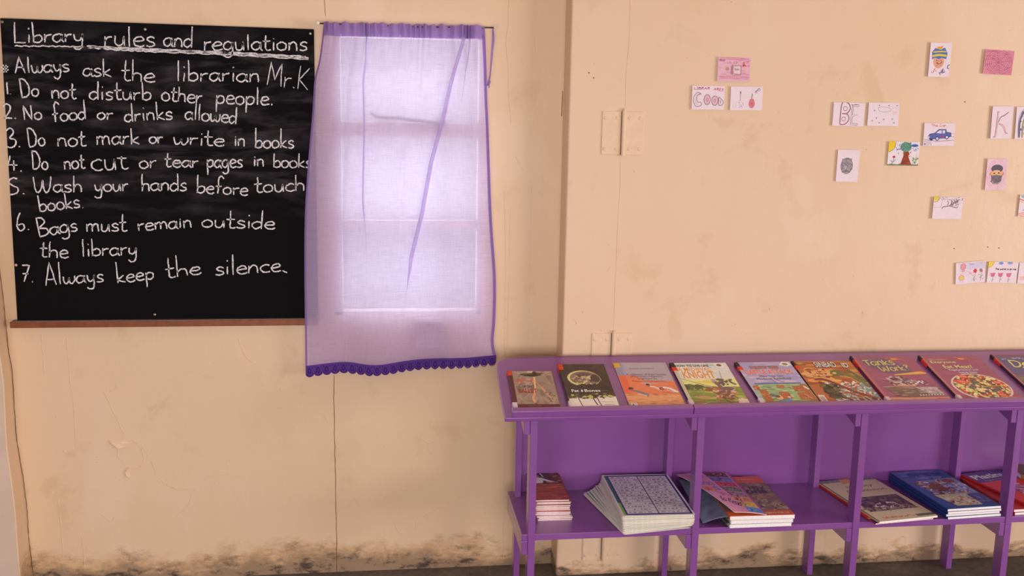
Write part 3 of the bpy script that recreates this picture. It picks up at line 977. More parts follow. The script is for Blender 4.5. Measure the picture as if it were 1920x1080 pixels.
# ------------------------------------------------------------------ curtain wire and curtain
cw = empty('curtain_wire', (.094, 0, 1.784), 'thin curtain wire stretched between two nails above the window', 'curtain wire')
CO = Vector((.094, 0, 1.784))
b = MB(); b.tube([(-.172, -.036, 1.784), (.094, -.036, 1.7815), (.357, -.036, 1.786)], .0022, 8)
b.v = [v - CO for v in b.v]; b.build('wire', MAT['rust'], cw)
for x, z in ((-.174, 1.785), (.3595, 1.7865)):
    b = MB(); b.tube([(x, 0, z), (x, -.046, z)], .0018, 8); b.tube([(x, -.044, z), (x, -.047, z)], .0048, 12)
    b.v = [v - CO for v in b.v]; b.build('nail', MAT['steel'], cw)


def interp(P, t, key):
    """piecewise curve through points P, parameter = fraction of the key coordinate"""
    a, c = P[0][key], P[-1][key]
    x = a + (c - a) * t
    s_ = 1 if c > a else -1
    for i in range(len(P) - 1):
        if (P[i + 1][key] - x) * s_ >= -1e-9:
            d = (P[i + 1][key] - P[i][key]) or 1e-9
            f = min(1, max(0, (x - P[i][key]) / d))
            f2 = f
            return P[i][1 - key] * (1 - f2) + P[i + 1][1 - key] * f2
    return P[-1][1 - key]


CL = [(-.1609, 1.782), (-.1751, 1.6801), (-.1903, 1.6168), (-.1964, 1.5373), (-.2103, 1.3762), (-.2228, 1.2122), (-.2274, 1.0453), (-.2288, .8752), (-.2299, .7281)]
CR = [(.3342, 1.7846), (.3387, 1.5793), (.3432, 1.4978), (.3574, 1.2147), (.3742, 1.0092), (.3747, .8695), (.3706, .7989), (.3783, .7508)]
CB = [(-.2297, .7281), (-.168, .7323), (-.1009, .7348), (-.0167, .7265), (.0853, .7373), (.2051, .7444), (.3783, .7508)]
def sm5(P, key):
    q = smooth_line(P, 8)
    return sorted(q, key=lambda p: p[key] * (1 if P[-1][key] > P[0][key] else -1))
CLs, CRs, CBs = sm5(CL, 1), sm5(CR, 1), sm5(CB, 0)
# (path of fold as (t, s)), overlap, depth
FOLDS = [
    ([(0, .17), (.15, .185), (.45, .195), (.72, .20), (1, .205)], .0065, .006, (0.0, .8)),
    ([(0, .27), (.3, .30), (.5, .305), (.62, .325), (.80, .31), (1, .30)], .0105, .007, (0.0, .72)),
    ([(0, .865), (.12, .80), (.25, .745), (.40, .67), (.55, .62), (.68, .555), (.80, .52), (1, .50)], .0150, .009, (0.0, .88)),
    ([(0, .925), (.12, .885), (.3, .83), (.5, .79), (1, .75)], .0085, .006, (0.0, .34)),
    ([(0, .03), (.2, .035), (.5, .06), (1, .10)], .0030, .006, (0.0, .45)),
    ([(0, .52), (.5, .50), (1, .47)], .0, .004, (.3, 1.0)),
]
def curtain_pt(s, t):
    zt = 1.783
    L = (interp(CLs, t, 1), 0); R = (interp(CRs, t, 1), 0)
    ztop = 1.782 + .0026 * s
    zbot = interp(CBs, s, 0)
    z = ztop + (zbot - ztop) * t
    x = L[0] + (R[0] - L[0]) * s
    wdt = R[0] - L[0]
    y = -.040 - .006 * min(1, t * 3)
    for path, ov, dp, (ta, tb) in FOLDS:
        fs = interp([(q[0], q[1]) for q in path], t, 0)
        fade = min(1, max(0, (tb - t) / .22)) * min(1, max(0, (t - ta) / .04 if ta else 1))
        fade = fade * fade * (3 - 2 * fade)
        d = (s - fs) * wdt
        w = .0050
        x -= fade * ov * tanh(d / w) * exp(-(d / .045) ** 2)
        y -= fade * (dp * exp(-(d / .014) ** 2) + .0020 * tanh(d / w) * exp(-(d / .035) ** 2))
    y -= .008 * sin(s * 15 + 1.0 + .8 * t) * (.25 + .75 * t) + .004 * sin(s * 41 + 2 * t) * (1 - t) * .8
    # gathers below the heading
    g_ = exp(-t * 16)
    y -= .0035 * sin(s * 150 + 3 * sin(s * 22)) * g_
    # the sill and the box press the cloth out a little
    return (x, y, z)


cur_root = empty('curtain', (.094, -.045, 1.78), 'sheer lilac cotton curtain with a deep violet lace edge over the bright window', 'curtain')
KO = Vector((.094, -.045, 1.78))
def grid(name, ss, ts, fn, mat, par=cur_root, smooth=True):
    vs = [Vector(fn(s, t)) - KO for t in ts for s in ss]
    n = len(ss)
    fs = [(j * n + i, j * n + i + 1, (j + 1) * n + i + 1, (j + 1) * n + i) for j in range(len(ts) - 1) for i in range(n - 1)]
    return mesh(name, vs, fs, mat, par, smooth)
SS = [i / 420 for i in range(421)]
TS = [i / 150 for i in range(151)]
grid('cloth', SS, TS, curtain_pt, MAT['fabric'])
def head(s, t):
    x, y, z = curtain_pt(s, 0)
    z = z + .006 * (1 - 2 * 0) * (1 - min(1, t * 3)) * (1 + .5 * sin(s * 90) * sin(s * 37)) - t * .034
    return (x, y - .0035 - .003 * sin(pi * min(1, t * 1.2)) - .0035 * sin(s * 150 + 3 * sin(s * 22)) * (1 - .5 * t), z)
hd = grid('heading', [i / 300 for i in range(301)], [i / 10 for i in range(11)], head, MAT['hem'])
hd['label'] = 'gathered double heading, darker lilac'
def strip(s0, s1, dy):
    return lambda s, t: (lambda p: (p[0], p[1] - dy, p[2]))(curtain_pt(s0 + (s1 - s0) * s, t))
o = grid('side_hem', [0, .5, 1], TS, strip(.984, .9995, .0018), MAT['sidehem']); o['label'] = 'darker violet side hem'
o = grid('side_hem', [0, .5, 1], TS, strip(.0005, .010, .0018), MAT['sidehem']); o['label'] = 'darker violet side hem'
# lace edge: scalloped border with embroidered drops
NSC = 23
def lace(s, t):
    x, y, z = curtain_pt(s, 1)
    drop = .030 + .0085 * abs(sin(s * NSC * pi)) ** .6 - .006 * s
    return (x + .001, y - .0022 - .002 * t * sin(s * 60), z + .001 - t * drop)
lc = grid('lace_edge', [i / 460 for i in range(461)], [0, .33, .66, 1], lace, MAT['lace'])
lc['label'] = 'deep violet scalloped lace'
b = MB()
for k in range(NSC):
    s0 = (k + .5) / NSC
    x, y, z = curtain_pt(s0, 1)
    y = min(curtain_pt(s0 + dx_, 1)[1] for dx_ in (-.01, 0, .01)) - .0062
    P = [(x + .0045 * cos(a) * (1 - .35 * sin(a)), y, z - .016 + .0085 * sin(a)) for a in [2 * pi * q / 12 for q in range(13)]]
    b.tube(P, .0011, 5)
    P = [(x + .0105 * cos(a), y, z - .022 + .011 * sin(a)) for a in [pi + pi * q / 8 for q in range(9)]]
    b.tube(P, .0008, 5)
    for q in (-1, 1): b.tube([(x + q * .009, y, z - .005), (x + q * .0095, y, z - .008)], .0011, 5)
b.v = [v - KO for v in b.v]
b.build('embroidery', MAT['lacethread'], lc)
b = MB()
cord = smooth_line([(.352, -.048, 1.783), (.3535, -.05, 1.75), (.351, -.05, 1.7245), (.347, -.05, 1.68), (.3444, -.052, 1.6441), (.340, -.052, 1.622)], 6)

def ribbon3(P, w):
    L = [(p[0] - w(i / (len(P) - 1)), p[1], p[2]) for i, p in enumerate(P)]
    R = [(p[0] + w(i / (len(P) - 1)), p[1] - .0015, p[2]) for i, p in enumerate(P)]
    n = len(P)
    b.add(L + R, [(i, n + i, n + i + 1, i + 1) for i in range(n - 1)])
ribbon3(cord, lambda t: .003 + .0012 * sin(t * pi * 2))
b.tube([(.3535, -.05, 1.775), (.352, -.05, 1.70), (.345, -.052, 1.63)], .0011, 6)
b.tube([(.345, -.052, 1.626), (.341, -.055, 1.618), (.338, -.053, 1.611)], lambda t: .0045 * sin(.6 + 2 * t), 8)
ribbon3([(.340, -.052, 1.616), (.333, -.053, 1.609), (.3284, -.053, 1.6066)], lambda t: .0025)
ribbon3([(.342, -.052, 1.614), (.343, -.053, 1.607), (.3415, -.053, 1.604)], lambda t: .002)
b.v = [v - KO for v in b.v]
o = b.build('tie_cord', MAT['hem'], cur_root); o['label'] = 'knotted lilac tie hanging at the right corner'

# =================================================================== THE PURPLE BOOKSHELF
SO = Vector((0, -.475, .685)); SV = Vector((0, .325, .084)).normalized(); SN = Vector((0, -SV.z, SV.y)); SU = Vector((1, 0, 0))
def slant(u, v, n=0.0): return SO + SU * u + SV * v + SN * n
sh = empty('display_bookshelf', (.35, -.3, 0), 'low purple painted bookshelf with a sloping display top, standing along the wall', 'bookshelf')
HO = Vector((.35, -.3, 0))
def spart(b, n, par=sh, bevel=.0015, mat=None):
    b.v = [v - HO for v in b.v]
    return b.build(n, mat or MAT['purple'], par, bevel=bevel)
XR = 2.62
TH = .013
b = MB()
out = [(.354, -.0155), (.3545, .10), (.360, .25), (.366, .300), (.376, .320), (.392, .331), (.418, .3357), (XR, .3357), (XR, -.0155)]
b.prism([slant(u, v, -TH) for u, v in out], SN * TH)
spart(b, 'sloping_top', bevel=.002)
for a_, c_ in ((.374, .9045), (.9065, XR)):
    b = MB(); b.prism([slant(a_, -.0155, 0), slant(a_, .0075, 0), slant(a_, .0075, .021), slant(a_, -.0155, .021)], (c_ - a_, 0, 0))
    spart(b, 'book_stop_rail', bevel=.002)
b = MB(); b.box(.414, XR, -.457, -.115, .293, .3134); spart(b, 'middle_shelf', bevel=.002)
def under(y): return .685 + (y + .475) * (.084 / .325) - TH / SV.y
b = MB(); b.prism([(.440, -.1236, .3134), (.440, -.115, .3134), (.440, -.115, under(-.115) - .0005), (.440, -.1236, under(-.1236) - .0005)], (XR - .440, 0, 0))
spart(b, 'back_panel', bevel=0)
for xp in (.432, .930, 1.439, 1.944, 2.45):
    b = MB(); b.prism([(xp, -.460, 0), (xp, -.416, 0), (xp, -.416, under(-.416)), (xp, -.460, under(-.460))], (.0215, 0, 0)); spart(b, 'front_post')
    b = MB(); b.prism([(xp, -.1686, 0), (xp, -.1236, 0), (xp, -.1236, under(-.1236)), (xp, -.1686, under(-.1686))], (.0195, 0, 0)); spart(b, 'back_post')
    b = MB(); b.prism([(xp - .018, -.458, under(-.458)), (xp - .018, -.130, under(-.130)), (xp - .018, -.130, under(-.130) - .056), (xp - .018, -.458, under(-.458) - .056)], (.018, 0, 0)); spart(b, 'top_bearer')
    b = MB(); b.box(xp - .018, xp, -.458, -.118, .250, .293); spart(b, 'shelf_bearer')


# ------------------------------------------------------------------ books
def col_mat(rgb, rough=.4, _c={}):
    k = (rgb, rough)
    if k not in _c: _c[k] = plain('cover_%d_%d_%d' % rgb, rgb, rough, .4, .05)
    return _c[k]


def frame_slant(cu, cv, ang, w, h):
    x = SU * cos(ang) + SV * sin(ang); y = -SU * sin(ang) + SV * cos(ang)
    o = SO + SU * cu + SV * cv - x * w / 2 - y * h / 2
    m = Matrix((x, y, SN)).transposed().to_4x4(); m.translation = o + SN * .0002
    return m


def frame_flat(cx, cy, ang, w, h, z):
    x = Vector((cos(ang), sin(ang), 0)); y = Vector((-sin(ang), cos(ang), 0))
    o = Vector((cx, cy, z)) - x * w / 2 - y * h / 2
    m = Matrix((x, y, Vector((0, 0, 1)))).transposed().to_4x4(); m.translation = o
    return m


def book(name, label, cat, fr, w, h, t, cover, back=None, hard=False, art=None, pages='paper', group=None, curl=0.0, spine=None):
    root = empty(name, label=label, cat=cat, group=group, mat=fr)
    c = .0022 if hard else .0006
    ins = .003 if hard else .0008
    b = MB()
    # one folded cover: back board, spine, front board
    seg = [(w, 0), (0 + .001, 0), (-.0004, t * .25), (-.0008, t * .5), (-.0004, t * .75), (.001, t)]
    outer = [(w, 0), (.001, 0), (-.0006, t * .25), (-.001, t * .5), (-.0006, t * .75), (.001, t), (w, t)]
    inner = [(w, t - c), (.001 + c, t - c), (c, t * .5), (.001 + c, c), (w, c)]
    ring = outer + inner
    n = len(ring)
    vs = [(x, 0, z) for x, z in ring] + [(x, h, z) for x, z in ring]
    fs = [(i, (i + 1) % n, n + (i + 1) % n, n + i) for i in range(n)]
    # ends as strips between outer and inner
    io = [0, 1, 2, 3, 4, 5, 6]; ii = [11, 10, 9, 9, 9, 8, 7]
    for k in range(6):
        q = [io[k], io[k + 1], ii[k + 1], ii[k]]
        q2 = []
        for e in q:
            if not q2 or q2[-1] != e: q2.append(e)
        if q2[0] == q2[-1]: q2.pop()
        fs.append(tuple(q2)); fs.append(tuple(e + n for e in q2[::-1]))
    b.add(vs, fs)
    b.build('cover', col_mat(cover), root)
    b = MB()
    k = max(1, int(t / .0022))
    for i in range(k):
        z0 = c + (t - 2 * c) * i / k; z1 = c + (t - 2 * c) * (i + 1) / k - .0001
        j = (i % 3) * .0003
        b.box(.002, w - ins - j, ins + j * .6 if hard else .0002 + j, h - ins - j, z0, z1)
    b.build('page_block', MAT[pages], root)
    if art is not None:
        art.build('cover_picture', root, MAT['art'], z=t + .00005)
    if spine:
        for y0, y1, col, x1 in spine:
            zt = t + (art.layer * art.dz if art else 0) + .00025
            b = MB(); b.box(-.0018, x1, y0, y1, t - .0002, zt); b.box(-.0022, -.0006, y0, y1, .001, zt)
            o = b.build('spine_label', col_mat(col, .5), root)
    return root


# --- the row of books on the sloping top -------------------------------------

def slant_book(cu, cv, ang, w, h, t, **k):
    return book(fr=frame_slant(cu, cv, ang, w, h), w=w, h=h, t=t, cat='book', **k)


# 1 ballet
w, h = .1355, .2196
A = Art(w, h, (150, 128, 112), 11)
A.dabs(.1, .1, 1, 1, 60, [(160, 138, 120), (138, 116, 102), (168, 146, 126), (128, 112, 96)], .12, .03)
A.rect(0, 0, .1, 1, (84, 38, 46)); A.rect(0, 0, 1, .12, (98, 44, 44))
A.ell(.52, .90, .24, .050, (52, 44, 44), wob=.12); A.ell(.60, .93, .20, .03, (92, 80, 72), wob=.1); A.rect(.44, .95, .58, 1, (196, 176, 158)); A.ell(.6, .94, .05, .05, (60, 50, 50))
A.line([(.24, .80), (.36, .90), (.5, .93)], 1.0, (200, 176, 150))
A.line([(.58, .84), (.56, .66), (.555, .52), (.50, .36), (.46, .26), (.50, .14)], 7.0, (206, 150, 104)); A.line([(.575, .84), (.555, .6), (.52, .42)], 2.2, (236, 196, 150))
A.line([(.62, .66), (.74, .44), (.80, .32), (.88, .18)], 4.2, (196, 144, 104)); A.line([(.70, .56), (.86, .26)], 1.8, (226, 182, 140))
A.ell(.50, .14, .035, .02, (120, 90, 74)); A.dabs(.76, .18, .95, .42, 20, [(112, 98, 88), (176, 150, 124)], .03, .02)
A.dabs(.14, .70, .50, .77, 26, [(206, 92, 80), (190, 80, 70)], .04, .012)
A.pen('Cursed', .2, .55, .52, .052, 1.5, 1.5, (70, 50, 44)); A.text('BALLET', .17, .405, .58, .52, (150, 44, 38), bold=.02)
A.line([(.32, .075), (.62, .075)], .9, (214, 190, 170))
slant_book(.454, .1234, -.033, w, h, .010, name='book', label='small taupe paperback with a dancer\'s legs and the red word BALLET', cover=(96, 44, 48), art=A,
           spine=[(h - .026, h - .0005, (214, 70, 44), .0125), (.0006, .036, (222, 208, 218), .0125)])

# 2 fat & bones
w, h = .1435, .2577
A = Art(w, h, (58, 44, 40), 12)
A.dabs(0, .3, 1, 1, 40, [(62, 48, 44), (66, 52, 48), (54, 40, 38)], .2, .05)
A.poly([(.02, 0), (1, 0), (1, .24), (.9, .30), (.8, .25), (.62, .28), (.5, .23), (.4, .27), (.25, .24), (.14, .27), (.02, .22)], (224, 204, 196))
A.ell(.46, .66, .35, .185, (206, 198, 130), 30); A.ell(.49, .66, .325, .165, (128, 108, 96), 30)
A.dabs(.24, .58, .62, .74, 40, [(148, 128, 108), (176, 158, 120), (110, 90, 80), (84, 64, 64), (196, 178, 140)], .05, .02)
A.poly([(.30, .76), (.50, .80), (.66, .76), (.60, .72), (.36, .72)], (92, 74, 84)); A.poly([(.52, .70), (.62, .73), (.68, .66), (.60, .63), (.52, .64)], (190, 176, 140)); A.ell(.70, .66, .10, .09, (74, 58, 54), 20); A.line([(.46, .66), (.54, .64), (.62, .60)], 2, (80, 64, 64)); A.line([(.62, .80), (.78, .72), (.82, .60)], 1.0, (190, 182, 120))
A.dabs(.30, .44, .9, .52, 30, [(50, 38, 36), (58, 44, 40)], .07, .025); A.dabs(.22, .52, .6, .56, 10, [(196, 186, 120)], .03, .012)
A.dabs(.0, .22, 1, .30, 50, [(70, 58, 50), (96, 92, 62), (178, 178, 92), (58, 44, 40)], .06, .025)
for x, y0, y1, ww in ((.26, .02, .28, 2.2), (.65, .02, .26, 2.6), (.57, .06, .22, 3.2), (.13, .05, .22, .8)):
    A.line([(x, y0), (x - .03, (y0 + y1) / 2), (x - .05, y1)], ww, (66, 52, 46) if ww > 1 else (190, 190, 110))
A.text('Fat', .12, .345, .27, .405, (236, 226, 216), bold=.02); A.ell(.335, .365, .022, .018, (240, 230, 220)); A.ell(.34, .385, .01, .02, (240, 230, 220)); A.text('Bones', .39, .345, .72, .405, (236, 226, 216), bold=.02)
A.line([(.75, .367), (.88, .367)], 2.0, (130, 112, 104), False); A.line([(.68, .125), (.94, .125)], 1.3, (150, 128, 124), False); A.line([(.72, .07), (.92, .07)], 1.6, (120, 100, 98), False)
slant_book(.6201, .132, -.0195, w, h, .016, name='book', label='dark hardback with a pale moon face over dripping trees, on the sloping top', cover=(66, 50, 46), hard=True, art=A,
           spine=[(h - .034, h - .001, (216, 74, 34), .0125), (.001, .040, (222, 206, 212), .008)])

# 3 collection of stories
w, h = .1678, .2717
A = Art(w, h, (222, 152, 108), 13)
A.rect(0, .56, 1, 1, (168, 158, 172)); A.poly([(0, .28), (1, .28), (1, .55), (.8, .56), (.5, .60), (.28, .70), (0, .70)], (232, 122, 84)); A.dabs(.3, .5, .95, .62, 12, [(176, 160, 166), (232, 132, 96)], .1, .01, 0)
A.rect(0, .70, .14, 1, (140, 140, 160)); A.rect(0, .30, .14, .70, (214, 100, 72)); A.rect(.12, .70, .17, .97, (150, 148, 184))
A.dabs(0, 0, 1, .34, 90, [(232, 166, 118), (206, 134, 92), (240, 182, 132), (190, 120, 86), (150, 110, 90)], .07, .006, 0)
def kid(u, v, s_, c1, c2, lying=False):
    A.ell(u - .05 * s_, v + (.0 if lying else .05) * s_, .028 * s_, .018 * s_, (60, 50, 56))
    A.ell(u - .045 * s_, v + (.0 if lying else .03) * s_, .02 * s_, .014 * s_, (150, 100, 80))
    A.line([(u - .03 * s_, v + .02 * s_), (u + .05 * s_, v), (u + .12 * s_, v - .05 * s_)], 6 * s_, c1); A.line([(u, v - .02 * s_), (u + .1 * s_, v - .045 * s_)], 3 * s_, c2)
kid(.22, .33, 1.6, (110, 120, 130), (216, 196, 206)); kid(.54, .43, 1.25, (222, 208, 224), (214, 160, 110)); kid(.78, .40, 1.6, (236, 222, 230), (214, 200, 220), True)
tc = (96, 78, 104)
A.text('Selected compositions', .26, .84, .72, .872, tc); A.text('A collection of Short Stories', .16, .70, .90, .745, tc); A.text('of Namibian indigenous', .22, .65, .82, .692, tc)
A.text('languages by', .34, .60, .70, .642, (120, 80, 90)); A.text('Primary School Learners', .22, .545, .84, .588, (150, 74, 64))
A.rect(.03, .0, .15, .10, (226, 206, 214)); A.rect(.06, .03, .085, .08, (60, 50, 60))
slant_book(.8128, .151, -.0226, w, h, .004, name='book', label='thin grey and orange book with children on sand, on the sloping top', cover=(206, 160, 150), art=A,
           spine=[(h - .030, h - .004, (226, 178, 62), .018)])

# 4 medieval knight
w, h = .1814, .2635
A = Art(w, h, (206, 206, 204), 14)
A.dabs(.3, .75, 1, 1, 30, [(168, 190, 200), (190, 204, 208), (226, 222, 214)], .12, .02, 0)
A.rect(0, .40, 1, .62, (236, 212, 132)); A.dabs(0, .4, 1, .6, 40, [(244, 226, 160), (230, 196, 96), (240, 216, 140)], .12, .03, 0)
A.rect(0, 0, 1, .43, (128, 140, 66)); A.dabs(0, .05, 1, .43, 80, [(146, 158, 76), (104, 120, 58), (168, 172, 90), (120, 128, 64)], .12, .02, 0)
A.dabs(0, 0, 1, .12, 40, [(140, 104, 80), (160, 122, 96), (120, 92, 70)], .1, .02, 0); A.ell(.28, .20, .13, .035, (176, 140, 96), wob=.1)
A.dabs(.05, .38, .34, .48, 26, [(84, 90, 54), (96, 104, 60), (72, 76, 50)], .05, .03)
A.poly([(.06, .90), (.64, .90), (.66, .62), (.12, .62)], (236, 222, 214))
A.text('HOW TO LIVE LIKE', .07, .90, .66, .955, (44, 50, 60), bold=.02); A.text('A MEDIEVAL', .08, .80, .66, .885, (224, 140, 44), bold=.02, outline=(240, 226, 214)); A.text('KNIGHT', .12, .63, .68, .795, (226, 138, 40), bold=.025, outline=(240, 226, 214), om=1.0)
A.ell(.85, .93, .10, .055, (240, 232, 230), 14, wob=.22); A.ell(.85, .935, .045, .03, (120, 80, 70))
A.line([(.06, .62), (.30, .52), (.56, .41)], 1.6, (120, 84, 74))
A.line([(.88, .30), (.66, .34), (.55, .33), (.46, .38), (.40, .34)], 16, (142, 90, 60)); A.dabs(.50, .16, .86, .40, 60, [(150, 92, 58), (120, 78, 62), (176, 118, 78), (110, 84, 96), (200, 170, 160)], .05, .03)
A.line([(.60, .56), (.66, .45), (.70, .34)], 12, (118, 92, 104)); A.ell(.60, .57, .035, .035, (170, 150, 156)); A.line([(.74, .5), (.80, .80)], 1.2, (90, 90, 96)); A.dabs(.68, .48, .94, .60, 16, [(100, 90, 92), (84, 78, 84)], .05, .025)
A.line([(.60, .20), (.70, .06)], 4, (110, 80, 66)); A.line([(.78, .24), (.92, .12)], 4, (120, 84, 62)); A.ell(.92, .11, .10, .06, (214, 194, 184), wob=.2); A.line([(.36, .47), (.52, .41)], 4, (220, 190, 180))
A.rect(0, .02, .06, .95, (186, 176, 160))
slant_book(.9995, .1405, -.0154, w, h, .008, name='book', label='book of a charging knight on a green field under orange lettering', cover=(44, 30, 36), hard=True, art=A,
           spine=[(h - .028, h - .001, (40, 30, 34), .012), (h - .050, h - .0285, (222, 66, 38), .0145), (.001, .040, (226, 206, 216), .0125)])

# 5 castle attack
w, h = .1819, .2646
A = Art(w, h, (168, 160, 200), 15)
A.dabs(0, .5, 1, 1, 50, [(178, 168, 204), (196, 180, 206), (156, 150, 196)], .14, .03, 0)
A.poly([(.05, .06), (1, .06), (1, .48), (.08, .48)], (138, 168, 124)); A.dabs(.05, .1, 1, .46, 110, [(150, 180, 134), (112, 150, 104), (172, 190, 140), (96, 132, 96), (196, 206, 164)], .08, .010, 0)
A.rect(0, 0, 1, .10, (122, 128, 86)); A.rect(.10, .475, .92, .505, (96, 110, 170))
for u, v, du, dv in ((.82, .36, .11, .06), (.50, .22, .09, .08), (.80, .20, .08, .08), (.93, .28, .06, .18), (.09, .40, .05, .05), (.17, .22, .07, .13), (.52, .42, .07, .03)):
    A.poly([(u - du, v - dv), (u + du, v - dv), (u + du * .9, v + dv), (u - du * .9, v + dv)], (168, 98, 60)); A.dabs(u - du * .8, v - dv * .8, u + du * .8, v + dv * .8, 10, [(186, 116, 72), (146, 80, 52), (196, 130, 96)], .02, .012)
A.line([(.84, .24), (.92, .14)], 4, (220, 168, 150)); A.line([(.92, .42), (.97, .34)], 8, (206, 222, 208)); A.line([(.28, .40), (.36, .40)], 5, (110, 110, 72)); A.line([(.66, .41), (.67, .36)], 4, (196, 70, 56))
A.ell(.37, .17, .06, .045, (220, 168, 130)); A.ell(.35, .20, .045, .03, (110, 78, 60)); A.ell(.28, .23, .05, .03, (104, 100, 116)); A.line([(.36, .01), (.38, .11)], 20, (92, 122, 196)); A.line([(.40, .08), (.50, .10), (.54, .16)], 9, (104, 134, 206)); A.ell(.54, .18, .03, .02, (226, 176, 140))
A.line([(.46, .62), (.48, .50)], 1.5, (110, 80, 100)); A.line([(.52, .58), (.60, .53), (.66, .54)], 1.8, (100, 80, 110))
A.text('TABLETOP WARS', .20, .83, .72, .90, (176, 112, 84), outline=(120, 90, 110), bold=.018); A.text('CASTLE ATTACK', .06, .70, .92, .815, (226, 84, 74), bold=.025, outline=(244, 214, 214), om=.9)
A.text('Make Your Own', .28, .635, .70, .685, (88, 80, 122)); A.text('Medieval Battlefield', .20, .575, .80, .625, (88, 80, 122))
A.ell(.88, .935, .10, .058, (244, 236, 234), 14, wob=.22); A.ell(.88, .935, .05, .03, (150, 120, 90)); A.line([(.60, .06), (.93, .06)], 1.8, (206, 200, 170), False)
slant_book(1.2137, .1387, .0033, w, h, .008, name='book', label='lilac book reading Castle Attack with brown siege towers on green', cover=(36, 28, 36), hard=True, art=A,
           spine=[(h - .028, h - .001, (40, 32, 36), .010), (h - .048, h - .0285, (222, 70, 38), .0135), (.001, .044, (230, 214, 224), .0125)])

# 6 sinbad
w, h = .1960, .2659
A = Art(w, h, (168, 100, 60), 16)
A.dabs(0, .45, 1, 1, 70, [(184, 116, 64), (150, 84, 54), (200, 136, 72), (140, 74, 54)], .14, .03, 0); A.dabs(.1, .5, .6, .8, 30, [(224, 168, 96), (214, 150, 82)], .12, .03, 0)
A.dabs(.25, .03, 1, .46, 260, [(150, 172, 168), (176, 194, 188), (120, 146, 146), (206, 216, 208), (110, 100, 88)], .05, .018)
A.line([(.64, .70), (.78, .66), (.90, .52), (.98, .36)], 15, (112, 112, 66)); A.ell(.60, .70, .10, .075, (104, 104, 64), wob=.12); A.ell(.57, .70, .035, .02, (214, 192, 110)); A.line([(.62, .64), (.78, .58), (.86, .46)], 3, (206, 178, 110))
A.line([(.82, .78), (.92, .64), (.99, .48)], 12, (98, 104, 64)); A.line([(.86, .80), (.97, .62)], 2, (202, 176, 100))
A.line([(.16, .55), (.30, .56), (.46, .45), (.66, .28), (.92, .12)], 12, (128, 56, 44)); A.line([(.20, .50), (.30, .42), (.34, .34)], 9, (116, 48, 42)); A.line([(.10, .66), (.28, .62), (.55, .63)], 2.4, (120, 66, 52))
A.line([(.36, .36), (.52, .26), (.80, .12)], 7, (166, 84, 60)); A.dabs(.22, .14, .42, .46, 30, [(60, 54, 48), (80, 72, 54), (104, 96, 66), (46, 40, 40)], .05, .04)
A.dabs(.12, .60, .44, .80, 30, [(206, 140, 118), (150, 70, 60), (226, 186, 160), (120, 56, 50)], .035, .02); A.dabs(.6, .36, .8, .52, 26, [(236, 214, 208), (196, 90, 84), (214, 140, 130)], .025, .018)
A.dabs(.4, .02, 1, .14, 30, [(120, 66, 54), (96, 60, 54), (160, 100, 70)], .05, .015); A.ell(.10, .94, .07, .035, (150, 116, 60)); A.ell(.10, .94, .045, .02, (176, 140, 70))
A.text('SINBAD', .34, .84, .70, .97, (236, 236, 226), bold=.012, outline=(40, 40, 44), om=1.3); A.text('ID', .80, .83, .90, .94, (230, 232, 224), bold=.018, outline=(40, 40, 44), om=.7)
A.rect(0, 0, 1, .02, (206, 190, 190)); A.rect(.02, .03, .12, .20, (226, 204, 200))
for k in range(6): A.rect(.035 + k * .012, .05, .041 + k * .012, .17, (120, 90, 96))
slant_book(1.4099, .1428, -.017, w, h, .006, name='book', label='orange brown comic with the word SINBAD, a sea serpent and spray', cover=(40, 28, 32), art=A,
           spine=[(h - .030, h - .001, (44, 34, 36), .006), (h - .052, h - .0305, (222, 78, 40), .011)])

# 7 tanks
def lizard(A, u, v, s_=1.0):
    A.line([(u - .12 * s_, v + .02), (u - .05 * s_, v + .03), (u + .02 * s_, v)], 2.4, (206, 130, 66)); A.ell(u, v, .05 * s_, .022, (210, 136, 70)); A.line([(u + .03 * s_, v - .005), (u + .10 * s_, v - .01), (u + .12 * s_, v - .05)], 2.0, (206, 130, 66)); A.line([(u + .04, v + .03), (u + .09, v + .0)], 1.6, (220, 150, 80))
w, h = .2045, .2963
A = Art(w, h, (146, 82, 110), 17)
A.dabs(.03, .14, 1, 1, 30, [(150, 84, 112), (142, 80, 108)], .2, .06, 0)
A.rect(0, 0, .05, 1, (168, 96, 112)); A.rect(.0, 0, 1, .125, (204, 146, 118)); A.dabs(.05, 0, 1, .12, 30, [(214, 158, 128), (196, 138, 112)], .16, .008, 0)
A.poly([(.10, .93), (.50, .95), (.62, .86), (.80, .74), (.78, .64), (.36, .62), (.16, .78)], (104, 84, 116))
A.text('How Do', .15, .905, .42, .945, (140, 130, 150)); A.pen('Tanks', .13, .79, .62, .085, 1.35, 4.6, (196, 186, 96), v1=.81); A.pen('Work?', .30, .665, .80, .078, 1.45, 4.4, (194, 184, 98), v1=.685)
lizard(A, .68, .93, 1.2)
A.poly([(.44, .575), (.46, .595), (.92, .655), (1.0, .625), (.98, .60)], (228, 164, 70)); A.line([(.46, .585), (.7, .62), (.95, .63)], .9, (246, 200, 110))
A.poly([(.12, .33), (.24, .345), (.55, .335), (.80, .33), (.96, .30), (.97, .17), (.70, .14), (.30, .13), (.18, .22)], (116, 92, 84)); A.dabs(.16, .15, .94, .32, 60, [(130, 106, 96), (98, 76, 72), (156, 130, 122), (84, 66, 66)], .07, .010, 0)
A.line([(.10, .335), (.3, .345), (.6, .33)], 2.5, (196, 160, 150)); A.poly([(.60, .33), (.93, .325), (.98, .18), (.74, .18)], (176, 156, 162)); A.dabs(.62, .20, .95, .32, 20, [(150, 128, 136), (192, 174, 180)], .04, .012)
